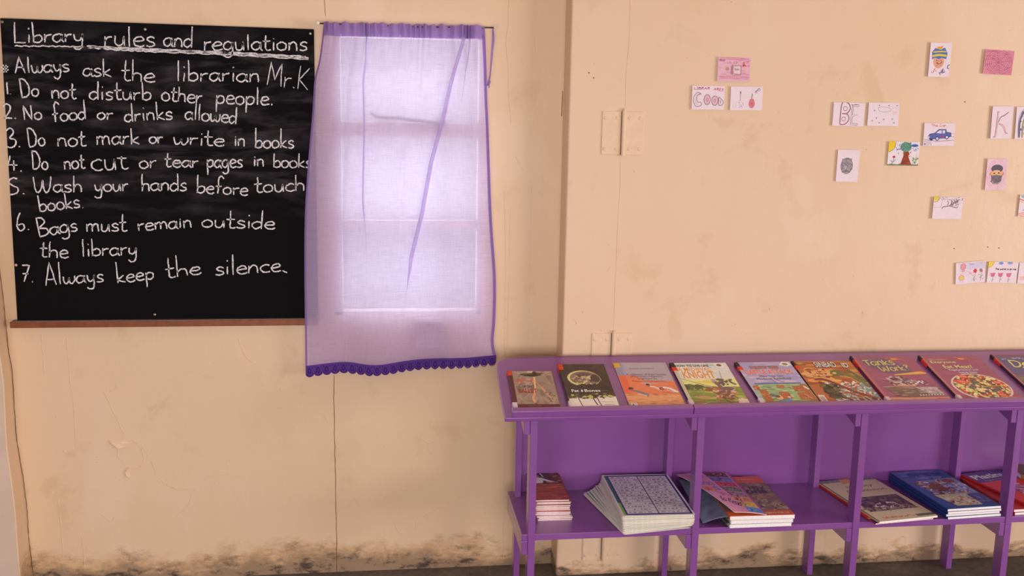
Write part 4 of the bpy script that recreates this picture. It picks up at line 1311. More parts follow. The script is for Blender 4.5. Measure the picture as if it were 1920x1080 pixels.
for k in range(9): A.ell(.58 + k * .045, .165, .014, .010, (226, 210, 200)); A.line([(.56, .19), (.98, .185)], 1.2, (90, 70, 74), False)
A.poly([(.30, .36), (.62, .34), (.70, .40), (.50, .455), (.28, .43)], (206, 158, 130)); A.dabs(.30, .38, .60, .54, 50, [(110, 84, 96), (142, 116, 128), (86, 66, 78), (186, 162, 170)], .05, .018); A.dabs(.52, .36, .86, .46, 24, [(96, 76, 86), (156, 132, 142), (226, 210, 216)], .04, .014)
A.poly([(.10, .525), (.40, .455), (.40, .43), (.34, .44)], (176, 132, 140))
A.rect(.80, .055, .99, .105, (206, 92, 92)); A.rect(.83, .075, .93, .082, (236, 206, 206)); A.ell(.955, .08, .012, .008, (240, 216, 216))
SPT = lambda h: [(h - .022, h + .001, (40, 30, 34), .004), (h - .062, h - .023, (206, 60, 36), .0025), (.001, .042, (226, 204, 212), .0115)]
slant_book(1.6218, .1464, -.0117, w, h, .010, name='book', label='mauve book asking how Tanks Work with a grey tank on its cover', cover=(118, 34, 34), art=A, spine=SPT(h))

# 8 why doesn't everyone eat meat
w, h = .2045, .2908
A = Art(w, h, (148, 82, 108), 18)
A.dabs(.03, .14, 1, 1, 30, [(152, 86, 112), (144, 80, 106)], .2, .06, 0); A.rect(0, 0, .05, 1, (170, 98, 114))
A.text("Why Doesn't", .12, .895, .42, .935, (196, 176, 130)); A.text('Everyone', .10, .815, .52, .89, (206, 190, 138), bold=.02, outline=(110, 66, 96), om=1.2); A.text('Eat Meat?', .24, .715, .72, .795, (206, 190, 138), bold=.02, outline=(110, 66, 96), om=1.2)
A.text('Vegetarianism and', .27, .655, .76, .70, (222, 196, 220), outline=(92, 56, 120), bold=.02); A.text('Special Diets', .40, .595, .70, .645, (222, 196, 220), outline=(92, 56, 120), bold=.02)
lizard(A, .66, .93, 1.1)
ins = lambda q, k=.94: (lambda u, v: ((u - .54) / (.455 * k)) ** 2 + ((v - .31) / (.285 * k)) ** 2 < 1 - .1)
A.ell(.54, .31, .455, .285, (222, 186, 184), 40); A.ell(.545, .315, .425, .262, (120, 84, 66), 40)
A.dabs(.14, .06, .94, .56, 420, [(226, 196, 130), (236, 216, 160), (232, 206, 150), (206, 80, 70), (110, 104, 92), (186, 176, 96), (232, 206, 142), (176, 52, 52), (84, 60, 76), (222, 150, 90), (238, 216, 160), (130, 120, 70), (214, 100, 84)], .036, .018, mask=ins(1))
for u, v, c_ in ((.30, .42, (216, 84, 72)), (.74, .14, (206, 70, 66)), (.40, .53, (206, 76, 70)), (.86, .40, (200, 72, 66))): A.ell(u, v, .085, .035, c_, wob=.15, rot=-.3); A.ell(u, v, .05, .018, (230, 130, 110), wob=.2, rot=-.3)
for u, v in ((.50, .40), (.38, .30), (.62, .30), (.72, .24)): A.ell(u, v, .07, .028, (92, 96, 92), wob=.15, rot=.2)
for u, v in ((.30, .26), (.46, .22), (.44, .10), (.66, .36), (.22, .34)): A.ell(u, v, .06, .02, (238, 206, 130), wob=.15, rot=-.5)
A.line([(.56, .31), (.70, .32), (.94, .33)], 3.2, (228, 170, 66)); A.rect(.78, .055, 1.0, .105, (208, 96, 98)); A.ell(.9, .08, .02, .008, (240, 216, 216))
slant_book(1.8542, .1441, -.0212, w, h, .010, name='book', label='mauve book with a large bowl of mixed vegetables on its cover', cover=(50, 28, 32), art=A, spine=SPT(h))

# 9 at the picture's right edge
w, h = .205, .292
A = Art(w, h, (110, 78, 112), 19)
A.poly([(0, .55), (1, .55), (1, .93), (.05, .93)], (92, 82, 122)); A.rect(0, 0, 1, .50, (112, 112, 84)); A.dabs(0, 0, 1, .5, 120, [(130, 132, 92), (96, 98, 80), (156, 156, 112), (84, 80, 76)], .08, .03)
A.rect(0, 0, .04, 1, (160, 96, 112)); A.dabs(.10, .88, .70, .93, 40, [(150, 160, 190), (130, 140, 176)], .018, .012); A.pen('Do', .16, .72, .48, .10, 1.5, 5.2, (226, 214, 110)); A.pen('E', .30, .58, .42, .07, 2.0, 5.0, (226, 214, 110))
slant_book(2.1090, .1440, -.024, w, h, .010, name='book', label='bluish book with yellow lettering on the sloping top, cut off at right', cover=(40, 28, 34), art=A, spine=SPT(h))

# --- the piles on the middle shelf --------------------------------------------
Z0 = .3136
ORD = ['lowest', 'second', 'third', 'fourth', 'fifth', 'sixth', 'seventh', 'eighth', 'ninth', 'tenth', 'eleventh', 'twelfth']
def subdiv_art(A, step=.007):
    """cut the picture's polygons into small pieces so that it can follow a curved sheet"""
    nv, nf, nc = [], [], []
    bm = bmesh.new()
    for f, c in zip(A.f, A.c):
        P = [A.v[i] for i in f]
        ext = max(max(p[0] for p in P) - min(p[0] for p in P), max(p[1] for p in P) - min(p[1] for p in P))
        if ext < step * 1.6:
            b0 = len(nv); nv += P; nf.append(tuple(range(b0, b0 + len(P)))); nc.append(c); continue
        b2 = bmesh.new()
        b2.faces.new([b2.verts.new(p) for p in P])
        for ax in (0, 1):
            lo = min(p[ax] for p in P); hi = max(p[ax] for p in P)
            k = int(lo / step) + 1
            while k * step < hi:
                co = [0, 0, 0]; co[ax] = k * step; no = [0, 0, 0]; no[ax] = 1
                bmesh.ops.bisect_plane(b2, geom=b2.verts[:] + b2.edges[:] + b2.faces[:], plane_co=co, plane_no=no)
                k += 1
        b2.verts.index_update()
        b0 = len(nv); nv += [tuple(v.co) for v in b2.verts]
        for ff in b2.faces: nf.append(tuple(b0 + v.index for v in ff.verts)); nc.append(c)
        b2.free()
    A.v, A.f, A.c = nv, nf, nc
    bm.free()

# leaflets in the left bay
rg = random.Random(5)
def leaflet(label, x, y, ang, z, t, col, pages, art=None, group='leaflets piled in the left bay'):
    w, h = .104, .238
    root = empty('leaflet', label=label, cat='leaflet', group=group, mat=frame_flat(x, y, ang, w, h, z))
    b = MB()
    n = 10
    def bow(u): return .0012 * sin(pi * u) * 1.0
    top, bot = [], []
    for i in range(n + 1):
        u = i / n
        top.append((u * w, t * (.86 + .14 * sin(pi * min(1, u * 1.1 + .1))))); bot.append((u * w, 0))
    ring = bot + top[::-1]
    b.prism([(x_, .0006, z_) for x_, z_ in ring], (0, h - .0012, 0))
    b.build('sheets', MAT[pages], root)
    b = MB(); b.prism([(x_ * 1.004 - .0002, 0, z_ + .00025) for x_, z_ in top] + [(x_ * 1.004 - .0002, 0, z_ - .0004) for x_, z_ in top[::-1]], (0, h, 0))
    b.build('cover', col_mat(col, .35), root)
    if art:
        tz = lambda v: Vector((v.x, v.y, v.z + t * (.86 + .14 * sin(pi * min(1, max(0, v.x / w) * 1.1 + .1))) + .0004))
        # cut to a grid so that the picture follows the bowed sheet
        subdiv_art(art, .005)
        art.build('cover_picture', root, MAT['art'], warp=tz, z=.00005)
    return root
z = Z0
lay = []
tt = [.0050, .0052, .0048, .0046, .0040, .0042, .0044, .0040, .0042, .0044, .0040, .0042, .0046]
cols = [(226, 206, 212), (232, 216, 218), (222, 202, 206), (228, 206, 210), (226, 196, 196), (212, 130, 120), (222, 170, 160), (190, 96, 70), (206, 176, 160), (160, 74, 44), (166, 80, 46), (150, 66, 42), (142, 62, 42)]
for i, t in enumerate(tt):
    last = i == len(tt) - 1
    x = .530 + rg.uniform(-.003, .003) - (.004 * i / 12); y = -.247 + rg.uniform(-.004, .004) + .012 * i / 12
    a = -.03 + rg.uniform(-.05, .03) if i < 5 else -.03 + rg.uniform(-.02, .02)
    if i < 5: lab = 'white edged leaflet, %s from the bottom of the leaflet pile in the left bay' % ORD[i]
    elif not last: lab = '%s edged leaflet, %s from the top of the left bay pile' % ('pink' if i < 9 else 'orange brown', ORD[12 - i])
    else: lab = 'topmost leaflet of the left bay pile, showing a person in a white shirt on brown'
    A = None
    if last:
        A = Art(.104, .238, (142, 66, 42), 31, gain=1.6)
        A.dabs(0, 0, 1, .55, 40, [(156, 76, 46), (126, 54, 38), (170, 90, 52)], .2, .02, 0); A.rect(0, .56, 1, 1, (74, 34, 34)); A.dabs(.4, .6, 1, .98, 26, [(110, 54, 34), (150, 92, 40), (90, 42, 36)], .08, .04)
        A.ell(.30, .88, .22, .09, (30, 24, 30)); A.line([(.12, .86), (.2, .95), (.36, .95)], 3, (206, 200, 206)); A.line([(.42, .94), (.48, .80)], 5, (220, 212, 216))
        A.ell(.26, .83, .09, .045, (176, 112, 84)); A.poly([(.04, .62), (.08, .74), (.2, .79), (.40, .78), (.62, .68), (.80, .62), (.60, .62), (.46, .68), (.40, .58), (.10, .57)], (216, 206, 216)); A.dabs(.1, .6, .4, .76, 14, [(196, 184, 200), (230, 222, 228)], .04, .02); A.ell(.84, .61, .06, .014, (176, 112, 84))
        for k in range(4): A.line([(0, .08 + k * .1), (.5, .10 + k * .1), (1, .07 + k * .1)], .8, (110, 46, 36))
    leaflet(lab, x, y, a, z, t, cols[i], 'paperpink' if i < 9 else 'paperpink', A)
    z += t + .0003

# laminated charts in the left bay
NCH = 24
proto = None
z = Z0
rg = random.Random(8)
tC = .00245
for i in range(NCH):
    f = i / (NCH - 1)
    W_, H_ = .2183, .318 + .0165 * min(1, f * 2)
    ang = -.028 + (max(0, .60 - f) / .60) ** 1.2 * .22 + rg.uniform(-.012, .012) * (i < NCH - 1)
    fx, fy = (.713 - .006 * f + rg.uniform(-.002, .002), -.4845 + rg.uniform(-.002, .003))
    if i == 0: ang = .15
    xx = Vector((cos(ang), sin(ang), 0)); yy = Vector((-sin(ang), cos(ang), 0))
    o_ = Vector((fx, fy, z))
    m = Matrix((xx, yy, Vector((0, 0, 1)))).transposed().to_4x4(); m.translation = o_
    if i == NCH - 1: lab = 'topmost laminated chart, a two column word list inside a blue and green border'
    elif i < 12: lab = 'laminated chart fanned out to the left, %s from the bottom of the chart pile' % ORD[i]
    else: lab = 'squarely stacked laminated chart, %s from the top of the chart pile' % ORD[23 - i]
    root = empty('laminated_chart', label=lab, cat='chart', group='laminated charts piled in the left bay', mat=m)
    b = MB()
    r = .006
    ol = [(r, 0), (W_ - r, 0), (W_ - r * .3, r * .3), (W_, r), (W_, H_ - r), (W_ - r * .3, H_ - r * .3), (W_ - r, H_), (r, H_), (r * .3, H_ - r * .3), (0, H_ - r), (0, r), (r * .3, r * .3)]
    b.prism([(x_, y_, 0) for x_, y_ in ol], (0, 0, tC * .55))
    b.prism([(x_ * .985 + .0015, y_ * .985 + .002, tC * .55) for x_, y_ in ol], (0, 0, tC * .38))
    b.build('laminate', MAT['lam'], root)
    if i == NCH - 1:
        A = Art(W_, H_, (214, 208, 210), 41, gain=1.6)
        A.rect(.025, .02, .975, .98, (32, 44, 116)); A.poly([(.025, .02), (.065, .02), (.065, .98), (.025, .98)], (40, 96, 76)); A.poly([(.025, .02), (.06, .02), (.06, .30), (.025, .30)], (120, 160, 60))
        A.rect(.085, .045, .945, .95, (206, 190, 208)); A.rect(.508, .045, .522, .95, (40, 40, 110))
        for k in range(14):
            v = .045 + .905 * k / 14
            A.line([(.085, v), (.945, v)], 1.7, (62, 44, 92), False)
            for c0, c1 in ((.11, .49), (.54, .92)):
                u = c0 + A.rng.uniform(0, .03)
                while u < c1 - .03:
                    wd = A.rng.uniform(.012, .06)
                    if A.rng.random() < .8:
                        for q in range(int(wd / .010)):
                            uu = u + q * .011; A.line([(uu, v + .018), (uu + .004, v + .018 + A.rng.uniform(.014, .032))], 1.3, (66, 46, 80), False); A.layer -= .95
                        A.line([(u, v + .028), (u + wd * .5, v + .036), (u + wd, v + .028)], 1.5, (76, 54, 92)); A.layer -= .95
                    u += wd + A.rng.uniform(.012, .04)
                A.layer += .2
        A.build('chart_print', root, MAT['art'], z=tC + .0002)
    elif i < 10 or i % 3 == 0:
        A = Art(W_, H_, (214, 208, 206), 42 + i, dz=.00001, gain=1.6)
        A.rect(.02, .02, .98, .98, [(40, 96, 80), (34, 50, 120), (110, 150, 70)][i % 3]); A.rect(.06, .05, .94, .95, (206, 196, 206))
        A.build('chart_print', root, MAT['art'], z=tC * .93 + .00002)
    z += tC

# second bay: two white comb bound books, an orange book, and a pink magazine curling over them
def comb_book(label, cx, cy, ang, w, h, z, t, cov):
    fr = frame_flat(cx, cy, ang, w, h, z)
    root = book('comb_bound_book', label, 'book', fr, w, h, t, cov, pages='paper', group='white comb bound books in the second bay')
    b = MB()
    for k in range(34):
        y = .012 + (h - .024) * k / 33
        P = [(.006 * (1 - 2 * 0) - .0105 * sin(a) * 1.0 - .004, y, t / 2 + (t / 2 + .0022) * cos(a)) for a in [pi * q / 8 for q in range(9)]]
        b.tube(P, .0016, 5)
    b.build('comb_binding', MAT['black'], root)
    return root
comb_book('comb bound book lowest of the pile in the second bay', 1.141, -.312, .0, .196, .310, Z0, .0115, (206, 196, 206))
comb_book('comb bound book directly under the orange book in the second bay', 1.147, -.309, -.01, .197, .312, Z0 + .0118, .0140, (214, 204, 214))
w, h = .2039, .3200
A = Art(w, h, (190, 90, 50), 51, gain=1.6)
A.rect(0, .84, 1, 1, (196, 92, 50)); A.rect(0, .10, 1, .82, (118, 96, 86)); A.rect(0, 0, 1, .11, (200, 92, 48)); A.line([(0, .835), (1, .835)], .8, (224, 150, 110), False)
A.dabs(.3, .12, 1, .82, 90, [(130, 110, 92), (104, 86, 80), (146, 124, 104), (158, 132, 104)], .08, .018)
A.text('Second Edition', .42, .905, .86, .935, (226, 190, 150)); A.text('HSV', .66, .64, .92, .73, (62, 50, 66), bold=.03); A.text('ons', .56, .545, .90, .63, (58, 48, 64), bold=.04); A.text('UNO', .60, .42, .92, .50, (140, 116, 88), bold=.03)
A.dabs(.5, .14, .95, .36, 40, [(160, 146, 130), (70, 60, 66), (134, 120, 110)], .05, .012); A.text('CONCEPTS FOR US', .46, .035, .94, .07, (232, 180, 150), bold=.03)
OB = book('book', 'orange and brown softcover book under the pink magazine in the second bay', 'book', frame_flat(1.146, -.3106, -.018, w, h, Z0 + .0262), w, h, .0128, (190, 92, 54), art=A)
zt = Z0 + .0262 + .0128

def coons(c00, c10, c11, c01, bulge):
    """sheet between four corners (left-front, right-front, right-back, left-back) plus a shaping function"""
    def fn(u, v):
        p = (Vector(c00) * (1 - u) * (1 - v) + Vector(c10) * u * (1 - v) + Vector(c11) * u * v + Vector(c01) * (1 - u) * v)
        return p + Vector(bulge(u, v))
    return fn
def curved_sheet(root, name, fn, mat, art=None, n=26, off=0.0, und=None):
    o_ = root.location.copy()
    th = Vector((0, 0, .0006))
    vs = [fn(i / n, j / n) - o_ for j in range(n + 1) for i in range(n + 1)]
    m_ = len(vs)
    vs += [v - th for v in vs]
    fs = []
    for j in range(n):
        for i in range(n):
            a = j * (n + 1) + i
            fs.append((a, a + 1, a + n + 2, a + n + 1)); fs.append((m_ + a, m_ + a + n + 1, m_ + a + n + 2, m_ + a + 1))
    for i in range(n):
        fs.append((i, m_ + i, m_ + i + 1, i + 1)); a = n * (n + 1) + i; fs.append((a, a + 1, m_ + a + 1, m_ + a))
        a = i * (n + 1); fs.append((a, a + n + 1, m_ + a + n + 1, m_ + a)); a = i * (n + 1) + n; fs.append((a, m_ + a, m_ + a + n + 1, a + n + 1))
    return mesh(name, vs, fs, mat, root, True)

def pink_bulge(u, v):
    # left side droops in the middle and curls up towards the front corner
    e = (1 - u) ** 2
    return (0, 0, .004 + e * (.016 * v * (1 - v) * 4 + .004) + .004 * sin(pi * u))
PINK = coons((1.058, -.462, zt + .003), (1.152, -.480, zt + .003), (1.153, -.134, zt + .003), (.968, -.150, zt + .007), lambda u, v: pink_bulge(u, v))
def PK(u, v):
    p = PINK(u, v)
    # the left edge bows inwards
    e = (1 - u) ** 1.5 * sin(pi * v) ** .9
    return p + Vector((-.006 * e, -.012 * e, 0))
pm = empty('magazine', (1.09, -.3, zt), 'pink magazine with a column of coloured pictures curling over the orange book', 'magazine')
curved_sheet(pm, 'back_pages', lambda u, v: PK(u, v) - Vector((0, 0, .0018)), MAT['paper'])
curved_sheet(pm, 'front_cover', PK, col_mat((206, 130, 160), .4))
w, h = .19, .335
A = Art(w, h, (208, 134, 164), 61, gain=1.6)
A.rect(.0, .0, .46, 1, (206, 132, 162))
cl = [(90, 44, 60), (64, 100, 168), (186, 50, 84), (96, 104, 84), (140, 110, 124), (206, 116, 66), (206, 166, 60), (70, 126, 196)]
for k, c_ in enumerate(cl):
    v1_ = 1 - .125 * k - .005; v0_ = v1_ - .113
    A.rect(.50, v0_, .93, v1_, c_); A.dabs(.53, v0_ + .02, .9, v1_ - .02, 16, [tuple(min(255, x + 40) for x in c_), tuple(max(0, x - 36) for x in c_), (150, 110, 120)], .04, .012)
A.dabs(.50, .12, .72, .95, 50, [(70, 44, 60), (110, 80, 96), (170, 120, 100), (60, 60, 80)], .04, .014)
A.dabs(.1, .80, .4, .92, 30, [(196, 100, 110), (226, 150, 110), (150, 100, 170)], .04, .012); A.text('600', .12, .62, .44, .74, (130, 90, 170), outline=(190, 160, 210)); A.rect(.06, .46, .28, .58, (214, 120, 90)); A.dabs(.08, .48, .27, .56, 14, [(170, 60, 70)], .03, .012); A.text('5', .30, .50, .44, .60, (110, 110, 180), bold=.03)
A.dabs(.28, .34, .48, .46, 16, [(190, 110, 150), (170, 100, 160)], .03, .014); A.pen('to Read', .06, .24, .44, .09, 1.4, 2.4, (60, 30, 50), v1=.12); A.rect(.96, 0, 1, 1, (150, 80, 130))
subdiv_art(A)
A.build('cover_picture', pm, MAT['art'], warp=lambda p: PK(min(1, max(0, p.x / w)), min(1, max(0, p.y / h))) + Vector((0, 0, p.z + .0003)) - Vector((1.09, -.3, zt)))
# loose blue backed page drooping from it down to the shelf
def droop(u, v):
    a = Vector((.972, -.432, Z0 + .003)); b_ = Vector((1.060, -.468, zt - .001)); c_ = Vector((1.10, -.20, zt + .0015)); d = Vector((.975, -.16, zt + .002))
    p = a * (1 - u) * (1 - v) + b_ * u * (1 - v) + c_ * u * v + d * (1 - u) * v
    return p + Vector((0, 0, .006 * sin(pi * u) * (1 - v)))
dp = curved_sheet(pm, 'hanging_page', droop, plain('blue_grey_print', (120, 130, 158), .35, .5, .35, 25))
dp['label'] = 'dark blue and grey page hanging down to the shelf'

# third bay: cream book on a red one, then four blue textbooks
w, h = .205, .335
A = Art(w, h, (190, 44, 34), 71, gain=1.6); A.rect(0, 0, 1, .1, (40, 40, 90)); A.rect(0, .1, 1, .13, (220, 160, 60)); A.dabs(0, .1, .3, .5, 10, [(206, 60, 40)], .05, .03)
book('book', 'thin red softcover book lying under the cream book in the third bay', 'book', frame_flat(1.582, -.3015, .120, w, h, Z0), w, h, .0040, (186, 46, 36), art=A)
w, h = .2103, .3430
A = Art(w, h, (214, 182, 148), 72, gain=1.6)
A.rect(0, .93, 1, 1, (110, 120, 120))
for k in range(18): A.line([(k / 18, .935), (k / 18 + .028, .985), (k / 18 + .055, .935)], 1.6, (176, 170, 150) if k % 2 else (80, 92, 92), False); A.layer -= .8
A.layer += 1; A.poly([(.34, .88), (.56, .90), (.56, 1), (.38, 1)], (206, 140, 90)); A.rect(0, 0, .02, 1, (70, 84, 76))
A.text('Identity', .32, .76, .78, .83, (96, 70, 56)); A.text('Constitution', .22, .665, .90, .725, (96, 70, 56)); A.line([(.24, .63), (.92, .63)], 1.0, (110, 84, 66), False); A.line([(.26, .595), (.94, .595)], .8, (120, 92, 70), False); A.line([(.32, .565), (.74, .565)], .8, (120, 92, 70), False)
A.rect(.10, .21, .92, .54, (84, 66, 74)); A.dabs(.12, .23, .9, .52, 90, [(66, 50, 62), (100, 80, 82), (56, 44, 56), (120, 96, 84)], .05, .02); A.dabs(.3, .24, .86, .38, 34, [(206, 186, 180), (60, 46, 60), (176, 146, 130)], .018, .03); A.dabs(.1, .22, .9, .28, 18, [(140, 120, 96)], .08, .012)
A.dabs(.14, .045, .66, .075, 50, [(192, 112, 70), (206, 130, 84)], .014, .008); A.rect(.70, .03, 1, .075, (84, 96, 80))
book('book', 'cream softcover book with a dark group photograph in the third bay', 'book', frame_flat(1.5903, -.2985, .1429, w, h, Z0 + .0043), w, h, .0062, (204, 172, 140), art=A)
w, h = .188, .322
for i in range(4):
    last = i == 3
    A = None
    if last:
        A = Art(w, h, (52, 76, 140), 81, gain=1.6)
        A.dabs(.05, .75, 1, 1, 40, [(60, 86, 150), (74, 96, 160), (46, 66, 130)], .12, .02, 0)
        A.poly([(.22, .72), (.98, .76), (1.0, .08), (.42, .06), (.12, .55)], (112, 112, 156)); A.dabs(.16, .34, .84, .72, 170, [(120, 72, 62), (150, 96, 80), (86, 60, 70), (190, 150, 140), (96, 104, 150), (170, 110, 70), (206, 190, 186)], .045, .015)
        A.ell(.80, .68, .12, .05, (130, 66, 66), wob=.15); A.ell(.44, .54, .16, .09, (116, 70, 52), wob=.2); A.dabs(.56, .4, .98, .64, 60, [(110, 120, 170), (140, 150, 190), (90, 90, 130), (176, 170, 190)], .05, .02)
        A.poly([(.14, .34), (.78, .36), (.72, .06), (.26, .06)], (176, 170, 120)); A.dabs(.24, .08, .72, .32, 80, [(206, 180, 186), (90, 60, 66), (230, 220, 226), (150, 96, 80), (176, 150, 170)], .022, .026)
        A.poly([(.72, .32), (1, .34), (1, .08), (.74, .06)], (56, 66, 130)); A.dabs(.76, .1, .98, .3, 16, [(110, 120, 180), (70, 80, 140)], .04, .01); A.line([(.74, .14), (.98, .14)], 1.2, (190, 190, 220), False); A.line([(.84, .12), (.84, .28)], 1.0, (190, 190, 220), False); A.rect(.0, 0, 1, .055, (36, 72, 128))
        A.dabs(.24, .86, .86, .93, 60, [(34, 46, 100), (44, 56, 116)], .018, .018); A.text("Teacher's Guide", .30, .775, .78, .82, (150, 160, 200)); A.text('Grades 5, 6 & 7', .60, .735, .96, .765, (150, 160, 200))
    book('textbook', 'topmost blue textbook with a crowded painted picture, in the third bay' if last else 'blue spined textbook, %s from the bottom of the pile of four' % ORD[i], 'textbook',
         frame_flat(1.826 + (.002, -.001, .001, 0)[i], -.296 + (0, .002, -.001, 0)[i], .066 + (.006, -.004, .002, 0)[i], w, h, Z0 + i * .0087), w, h, .0085, (26, 56, 120), art=A, group='blue textbooks in the third bay')

# fourth bay
for i in range(2):
    book('textbook', 'red textbook %s the pile under the violet and red one' % ('at the bottom of', 'second in')[i], 'textbook', frame_flat(2.078 - .002 * i, -.300 + .003 * i, .03, .205, .29, Z0 + i * .0088), .205, .29, .0086, (206, 60, 56) if i else (160, 50, 50), group='red textbooks in the fourth bay')
w, h = .205, .290
A = Art(w, h, (206, 52, 50), 91, gain=1.6)
A.rect(0, .70, 1, 1, (74, 46, 120)); A.text('Platinum', .05, .79, .95, .92, (226, 220, 232), bold=.03); A.text('English Second Language', .16, .72, .9, .755, (186, 176, 210)); A.line([(0, .695), (1, .695)], 1.2, (150, 100, 170), False)
A.text('2', .44, .54, .60, .66, (236, 230, 232), outline=(30, 20, 30), bold=.04, om=1.5)
A.rect(.30, .12, 1, .48, (120, 60, 100)); A.dabs(.30, .12, 1, .5, 60, [(220, 110, 96), (120, 130, 180), (226, 150, 110), (96, 60, 110), (200, 80, 90), (150, 110, 160)], .06, .035)
book('textbook', 'violet and red textbook with the word Platinum, lying askew on its pile', 'textbook', frame_flat(2.1035, -.2745, .234, w, h, Z0 + .0178), w, h, .0086, (190, 44, 44), art=A, group='red textbooks in the fourth bay')
w, h = .14, .10
book('book', 'small thick brown book in the far right bay, cut off by the picture edge', 'book', frame_flat(2.252, -.190, 1.36, .11, .19, Z0 + .0270), .11, .19, .016, (120, 82, 50))

# =================================================================== THE CHILDREN'S DRAWINGS ON THE PARTITION
CARDMESH = None
def card(key, label, draw, curl=.0025, lift=.0035, bg=(236, 216, 228)):
    cx, cz, ang, w, h = CARDS[key]
    x = Vector((cos(ang), 0, sin(ang))); y = Vector((-sin(ang), 0, cos(ang))); n_ = Vector((0, -1, 0))
    m = Matrix((x, y, n_)).transposed().to_4x4(); m.translation = Vector((cx, -.101, cz)) - x * w / 2 - y * h / 2
    def bend(u, v): return lift + curl * (1 - u) ** 2 + curl * .4 * (u * v) ** 3
    N_ = 6
    vs, fs = [], []
    for s_ in (0, 1):
        for j in range(N_ + 1):
            for i in range(N_ + 1):
                u, v = i / N_, j / N_
                vs.append((u * w, v * h, bend(u, v) - (.0005 if s_ else 0)))
    k = (N_ + 1) ** 2
    for j in range(N_):
        for i in range(N_):
            a = j * (N_ + 1) + i
            fs.append((a, a + 1, a + N_ + 2, a + N_ + 1)); fs.append((k + a, k + a + N_ + 1, k + a + N_ + 2, k + a + 1))
    for i in range(N_):
        fs.append((i, k + i, k + i + 1, i + 1)); a = N_ * (N_ + 1) + i; fs.append((a, a + 1, k + a + 1, k + a))
        a = i * (N_ + 1); fs.append((a, a + N_ + 1, k + a + N_ + 1, k + a)); a += N_; fs.append((a, k + a, k + a + N_ + 1, a + N_ + 1))
    o = mesh('drawing_card', vs, fs, MAT['card'])
    o.matrix_world = m
    tag(o, label, 'drawing', "children's drawings on the partition wall")
    A = Art(w, h, bg, hash_(key), dz=.000022, gain=1.0, pen_k=1.3)
    draw(A)
    subdiv_art(A, .0055)
    A.build('crayon_drawing', o, MAT['drawing'], warp=lambda p: Vector((p.x, p.y, p.z + .0002 + bend(min(1, max(0, p.x / w)), min(1, max(0, p.y / h))))))
    for u in (.2, .8):
        b = MB(); b.box(u * w - .005, u * w + .005, h * .8 - .004, h * .8 + .004, 0, bend(u, .8) - .0005); b.build('adhesive_putty', MAT['tack'], o)
    return o
def hash_(s): return sum(ord(c) * (i + 3) for i, c in enumerate(s))
GR = (110, 92, 100); RD = (196, 70, 84); MV = (130, 84, 110)

def d_pinkbook(A):
    A.dabs(.03, .03, .97, .97, 60, [(224, 160, 180), (232, 176, 192), (216, 150, 172)], .12, .02, 0)
    for v in (.12, .17, .22, .92, .96): A.line([(.05, v), (.5, v + .02), (.95, v - .01)], .9, (206, 120, 150))
    A.rect(.50, .32, .70, .64, (232, 206, 218)); A.line([(.42, .30), (.42, .66), (.46, .70), (.47, .30)], 1.2, GR, False, True); A.rect(.435, .34, .45, .62, (214, 110, 100)); A.line([(.49, .66), (.72, .66), (.72, .30), (.50, .34)], 1.2, GR, False); A.line([(.50, .30), (.70, .27), (.70, .34)], .8, GR, False)
    A.pen('Books', .52, .48, .66, .05, 1.5, .6, GR); A.ell(.30, .52, .06, .06, (206, 150, 140)); A.ring(.30, .53, .05, .05, .7, (180, 110, 110)); A.dabs(.72, .62, .96, .9, 26, [(206, 90, 110), (214, 120, 140)], .015, .02); A.ell(.80, .68, .04, .05, (206, 84, 96)); A.dabs(.34, .70, .66, .86, 14, [(180, 110, 140)], .008, .02); A.pen('Book', .05, .84, .22, .05, 1.4, .6, GR)
def d_good(A):
    A.pen('LIBRARY', .05, .84, .60, .06, 1.6, 1.2, (176, 70, 110)); A.pen('ARES', .66, .82, .96, .06, 1.6, 1.2, (196, 60, 100), v1=.78)
    A.line([(.28, .66), (.18, .72), (.07, .56), (.06, .30), (.16, .12), (.30, .20), (.26, .32), (.19, .30), (.15, .44), (.18, .60)], 1.2, GR, True, True); A.line([(.26, .66), (.14, .60), (.12, .30), (.2, .2)], .8, (206, 120, 150))
    for u, v, ru, rv in ((.47, .42, .10, .21), (.71, .38, .10, .20)):
        A.ell(u, v, ru, rv, (226, 186, 204)); A.ring(u, v, ru, rv, 1.2, GR); A.ring(u, v, .03, .06, .9, RD)
    A.line([(.83, .54), (.97, .34), (.93, .20), (.83, .22)], 1.2, GR, True, True); A.line([(.87, .40), (.90, .30), (.87, .27)], .8, RD, True, True)
def d_guitar(A):
    A.line([(.31, .38), (.31, .78)], 1.4, GR, False); A.ell(.31, .74, .02, .06, (130, 110, 120)); A.dabs(.27, .18, .42, .34, 10, [(150, 140, 160)], .02, .015); A.line([(.28, .10), (.34, .18), (.38, .10)], .9, (110, 130, 190)); A.line([(.09, .28), (.18, .28), (.18, .10), (.1, .1)], .8, (206, 180, 160), False, True)
    A.line([(.67, .48), (.68, .70)], 1.6, GR, False); A.line([(.65, .5), (.66, .7)], .8, GR, False); A.ell(.67, .28, .09, .18, (220, 130, 140), wob=.12); A.ell(.67, .42, .07, .07, (220, 130, 140)); A.ring(.67, .29, .025, .04, .9, (176, 80, 100)); A.ring(.67, .28, .09, .18, .9, (196, 110, 120))
    A.line([(.76, .74), (.82, .84), (.90, .92)], .9, GR); A.ring(.80, .78, .03, .05, .7, GR); A.ring(.88, .87, .035, .06, .8, (110, 110, 150))
